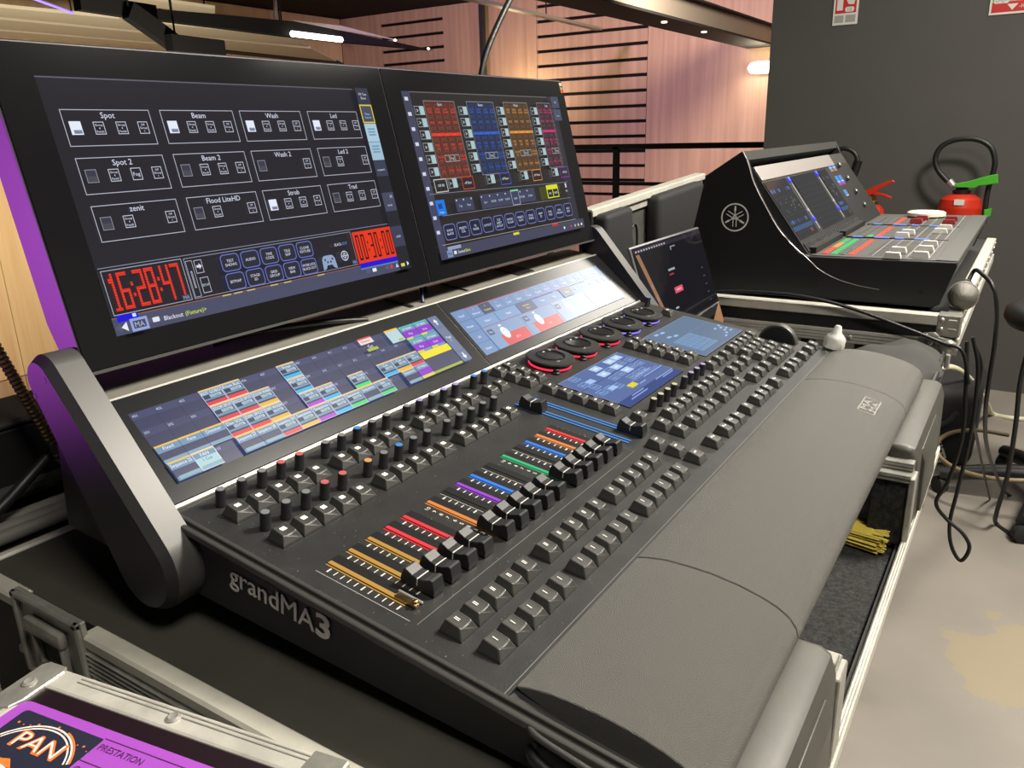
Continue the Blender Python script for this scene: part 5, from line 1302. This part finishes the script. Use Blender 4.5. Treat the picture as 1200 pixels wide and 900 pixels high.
e2 = extinguisher('small red extinguisher with brass valve and red lever on dark wall', .235, .785, .052, 'r', .4, False)
ex2 = e2.location.x
def P2(u, v): q = PX(u, v, ex2); return (0, q.y - e2.location.y, q.z - e2.location.z)
lever(e2, P2, [(1015, 223), (1026, 218), (1047, 210), (1050, 212.5), (1032, 221), (1027, 226), (1016, 229)], M['red'])
lever(e2, P2, [(1024, 224), (1036, 226), (1046, 230), (1046, 233), (1034, 229), (1024, 228)], M['red'], .014)
MB().tube([P2(1017, 222), P2(1018, 246)], .030, 14, smooth=0).tube([P2(1008, 230), P2(1026, 229)], .012, 10, smooth=0).obj('valve', M['brass'], e2, smooth=50)
MB().tube([P2(1010, 232), P2(996, 236), P2(975, 225), P2(966, 200), P2(975, 180), P2(990, 174), P2(1002, 180), P2(1006, 192)], .010, 10).obj('hose', M['cable'], e2, smooth=60)
MB().tube([P2(1006, 188), P2(1001, 202), P2(995, 216)], .018, 10).obj('nozzle', M['black'], e2, smooth=60)
# signs
def signpts(u, v): return PX(u, v, xw - .003)
s1 = thing('extinguisher_sign', 'small red and white fire extinguisher sign with grey footer on dark wall', 'sign')
A = signpts(975, 30); B = signpts(1004, 28.5); yA, yB = A.y, B.y; zb = (A.z + B.z) / 2; wS = yA - yB; hS = wS * 1.75
MB().rbox(xw - .004, xw - .0005, yB, yA, zb, zb + hS, .001, 1).obj('plate', M['sign_white'], s1)
p = Paint(.02); k_ = wS * 1000
p.rect(k_ * .08, k_ * .46, k_ * .92, k_ * 1.70, '#c00'); pr_ = p.obj('red_field', M['sign_red'], s1, (xw - .0041, yA, zb), (rad(90), 0, rad(-90)), colors=True)
p = Paint(.02); p.rect(k_ * .14, k_ * .58, k_ * .38, k_ * 1.05, '#fff'); p.rect(k_ * .2, k_ * 1.05, k_ * .32, k_ * 1.2, '#fff')
p.poly([(k_ * .52, k_ * .95), (k_ * .6, k_ * .80), (k_ * .82, k_ * .78), (k_ * .86, k_ * 1.0), (k_ * .74, k_ * 1.25), (k_ * .70, k_ * 1.02), (k_ * .62, k_ * 1.12)], '#fff'); p.rrect(k_ * .48, k_ * .50, k_ * .84, k_ * .70, k_ * .08, '#fff')
p.obj('pictogram', M['sign_white'], s1, (xw - .0044, yA, zb), (rad(90), 0, rad(-90)), colors=True)
p = Paint(.02); p.rect(k_ * .08, k_ * .10, k_ * .44, k_ * .38, '#999'); p.rect(k_ * .52, k_ * .10, k_ * .92, k_ * .38, '#999'); p.text('18', k_ * .66, k_ * .60, k_ * .15, '#999')
p.obj('footer_print', M['sign_grey'], s1, (xw - .0046, yA, zb), (rad(90), 0, rad(-90)), colors=True)
s2 = thing('evacuation_sign', 'larger green and red notice with white arrow on dark wall', 'sign')
A = signpts(1158, 18.5); wS, hS = .28, .30; yA, yB = A.y, A.y - wS; zb = A.z
MB().rbox(xw - .004, xw - .0005, yB, yA, zb, zb + hS, .001, 1).obj('plate', M['sign_white'], s2)
def sp2(m_, fn, dz):
    p = Paint(.02); fn(p); p.obj('print', m_, s2, (xw - .0041 - dz, yA, zb), (rad(90), 0, rad(-90)), colors=True)
sp2(M['sign_red'], lambda p: p.rect(8, 8, 272, 46, '#c00'), 0)
sp2(M['sign_green'], lambda p: p.rect(8, 48, 272, 292, '#0c0'), 0)
sp2(M['sign_white'], lambda p: (p.poly([(60, 36), (78, 14), (96, 36)], '#fff'), p.rrect(14, 40, 64, 66, 6, '#fff'), p.text('-IC', 112, 27, 14, '#fff')), .0004)
def f3(p):
    for k in range(4): p.frame(20 + k * 10, 44 + (k % 2) * 6, 29 + k * 10, 60, 1.6, '#999')
sp2(M['sign_grey'], f3, .0008)

# ================================================================== balcony rail and hall overhead gear
rl = thing('balcony_railing', 'dark metal railing in front of the slatted wood wall', 'railing')
xr = 4.95
zt = PX(722, 172, xr).z; zl = PX(800, 216, xr).z; yp = PX(722, 200, xr).y
MB().bx(xr - .02, xr + .02, .82, 2.75, zt - .018, zt + .018).obj('top_rail', M['black_soft'], rl)
MB().bx(xr - .012, xr + .012, .82, 2.75, zl - .012, zl + .012).obj('mid_rail', M['black_soft'], rl)
MB().bx(xr - .012, xr + .012, .82, 2.75, .34, .364).obj('mid_rail', M['black_soft'], rl)
for y in (yp, .84, 2.72): MB().bx(xr - .02, xr + .02, y - .018, y + .018, 0, zt).obj('post', M['black_soft'], rl)
a = PX(829, 205, 4.6)
o = MB().rbox(a.x - .05, a.x + .05, a.y - .09, a.y + .05, 0, PX(829, 206, 4.6).z, .006, 2).obj('speaker_box', M['black_soft'])
tag(o, 'narrow black box standing behind the sound mixer in front of the railing', 'box')

def slab(name, px, z, t, m_, parent=None):
    q = [PZ(u, v, z) for u, v in px]
    return MB().prism([(a.x, a.y) for a in q], z, z + t, 'z').obj(name, m_, parent)
cpn = thing('acoustic_panel', 'long cream acoustic panel hung over the hall, left of the black clamp', 'panel')
slab('panel_strip', [(-60, 3), (140, 22), (168, 36.5), (-60, 14)], 2.3, .03, M['cream_panel'], cpn); slab('panel_strip', [(-60, 17), (172, 39), (196, 51), (-60, 29)], 2.3, .03, M['cream_panel'], cpn)
slab('panel_strip', [(-60, 31), (196, 52.5), (206, 57.5), (-60, 38)], 2.3, .03, M['cream_panel'], cpn)
cpn2 = thing('acoustic_panel', 'shorter cream acoustic panel hung over the hall, right of the black clamp', 'panel')
slab('panel_strip', [(170, 26), (340, 43), (362, 55), (198, 39.5)], 2.3, .03, M['cream_panel'], cpn2); slab('panel_strip', [(202, 41.5), (364, 57), (394, 72), (225, 54)], 2.3, .03, M['cream_panel'], cpn2)
slab('panel_strip', [(228, 56), (396, 73), (404, 77), (236, 60)], 2.3, .03, M['black_soft'], cpn2)
cpn3 = thing('light_tray', 'pale grey tray of the overhead light rig above the cream panels', 'light rig')
slab('tray', [(120, -8), (252, 10), (252, 17), (180, 9), (90, -6)], 2.45, .03, M['cream_panel'], cpn3)
def bar(name, a, b, w_, h_, m_, parent=None):
    d = (b - a); L_ = d.length
    o = MB().bx(0, L_, -w_ / 2, w_ / 2, -h_ / 2, h_ / 2).obj(name, m_, parent); o.location = a
    o.rotation_euler = d.to_track_quat('X', 'Z').to_euler(); return o
clp = thing('rig_clamp', 'angular black clamp and hook between the cream panels', 'clamp')
bar('clamp_arm', PY(150, 12, 6.0), PY(206, 52, 6.0), .09, .14, M['hallblack'], clp)
bar('clamp_foot', PY(198, 50, 5.9), PY(260, 57, 5.9), .10, .13, M['hallblack'], clp)
bar('clamp_arm', PY(90, 2, 6.1), PY(180, 16, 6.1), .10, .12, M['hallblack'], clp)
bt_ = thing('lighting_batten', 'black tapered lighting batten with one lit tube', 'lamp')
def yprism(name, px, y, t, m_, parent):
    q = [PY(u, v, y) for u, v in px]
    MB().prism([(a.x, a.z) for a in q], y, y + t, 'y').obj(name, m_, parent)
yprism('batten_body', [(150, 8), (250, 16), (345, 25), (400, 36), (508, 58.5), (402, 49), (338, 42), (180, 22)], 6.6, .12, M['hallblack'], bt_)
yprism('batten_edge', [(345, 24), (400, 30), (470, 48), (402, 36)], 6.58, .02, M['beam'], bt_)
MB().tube([PY(342, 39.5, 6.55), PY(400, 46.5, 6.55)], .030, 10, smooth=0).obj('light_tube', M['tube'], bt_, smooth=60)
for u, v in ((463, 47), (502, 57)): MB().lathe([(.008, -.02), (.015, 0), (.008, .02)], PY(u, v, 6.55), 'x', 10).obj('indicator_lamp', M['lamp'], bt_)
o = MB().tube([PY(38, -2, 7.5), PY(86, 15.5, 7.5)], .012, 6, smooth=0).obj('violet_led_strip', M['uv'])
for q in (PY(42, 0, 7.5), PY(84, 15, 7.5)): MB().bx(-.005, .005, -.005, .005, 0, 3.3 - q.z).obj('drop_rod', M['hallblack'], o, q)
tag(o, 'thin violet light strip above the cream panels', 'light strip')
hp = 'hanging poles'
o = MB().tube([PX(322, -30, 8.5), PX(323, 22, 8.5)], .03, 8, smooth=0).obj('hanging_pole', M['beam'], smooth=60); tag(o, 'grey drop pole above the lit batten', 'pole')
o = MB().bx(-.04, .04, -.04, .04, 0, 4.8).obj('hanging_pole', M['black_soft']); q = PX(567, 88, 11.6); o.location = (q.x, q.y, -1.5); tag(o, 'black upright pole in front of the plain wood panel', 'pole')
bm_ = thing('overhead_beam', 'large grey ceiling beam running over the hall to the far wall', 'beam')
MB().bx(4.6, 11.98, 3.12, 3.42, 2.215, 2.44).obj('beam_web', M['beam'], bm_)
MB().bx(4.6, 11.98, 3.05, 3.48, 2.19, 2.215).obj('beam_flange', M['black_soft'], bm_)
MB().bx(4.6, 11.98, 3.05, 3.48, 2.44, 2.46).obj('beam_flange', M['black_soft'], bm_)
for x in (8.2, 9.4): MB().lathe([(.03, 0), (.03, -.012)], (x, 3.2, 2.19), 'z', 12).obj('spot_lamp', M['lamp'], bm_)
o = thing('thin_batten', 'thin grey batten over the hall beside the large beam', 'batten')
bar('batten_bar', PZ(540, -4, 2.5), PZ(702, 34, 2.5), .10, .035, M['beam'], o)
for q in (PZ(545, -3, 2.51), PZ(640, 20, 2.51)): MB().bx(-.006, .006, -.006, .006, 0, 3.3 - q.z).obj('drop_rod', M['hallblack'], o, q)
q = PX(893, 79, 11.85)
wl = thing('wall_lamp', 'glowing wall lamp at the end of the wood wall by the dark wall', 'lamp', q)
MB().lathe([(.02, -.20), (.07, -.16), (.085, -.06), (.085, .06), (.07, .16), (.02, .20)], (0, 0, 0), 'y', 18).obj('lamp_glass', M['lamp'], wl, smooth=60)
MB().bx(.05, .16, -.06, .06, -.05, .05).obj('lamp_bracket', M['black_soft'], wl)
light('wall_lamp_light', 'POINT', q + Vector((-.25, 0, 0)), (0, 0, 0), 14, (1, .85, .6), radius=.08)
def rod(parent, p_, name='drop_rod'):
    MB().bx(-.006, .006, -.006, .006, 0, 3.3 - p_.z).obj(name, M['hallblack'], parent, p_)
for t_, ps in ((bt_, [PY(200, 12, 6.66), PY(330, 26, 6.66)]), (clp, [PY(150, 8, 6.0), PY(206, 48, 6.0), PY(95, 0, 6.1)])):
    for q in ps: rod(t_, q)
for t_, uv in ((cpn, ((-40, 8), (130, 26))), (cpn2, ((190, 32), (330, 46))), (cpn3, ((130, -4), (240, 10)))):
    for u, v in uv: rod(t_, PZ(u, v, 2.48 if t_ is cpn3 else 2.33))
light('warm_wall_glow', 'POINT', PX(600, 112, 11.4), (0, 0, 0), 40, (1, .78, .42), radius=.1)
o = MB().lathe([(.040, 0), (.047, .003), (.047, .011), (.042, .014), (.02, .015)], n=28).obj('cream_dish', mat('cream_plastic', (.72, .68, .55), .4), None, (2.09, -.118, .8779), smooth=40)
tag(o, 'round cream plastic lid lying at the far end of the mixer surface', 'lid')
bpy.context.view_layer.update()
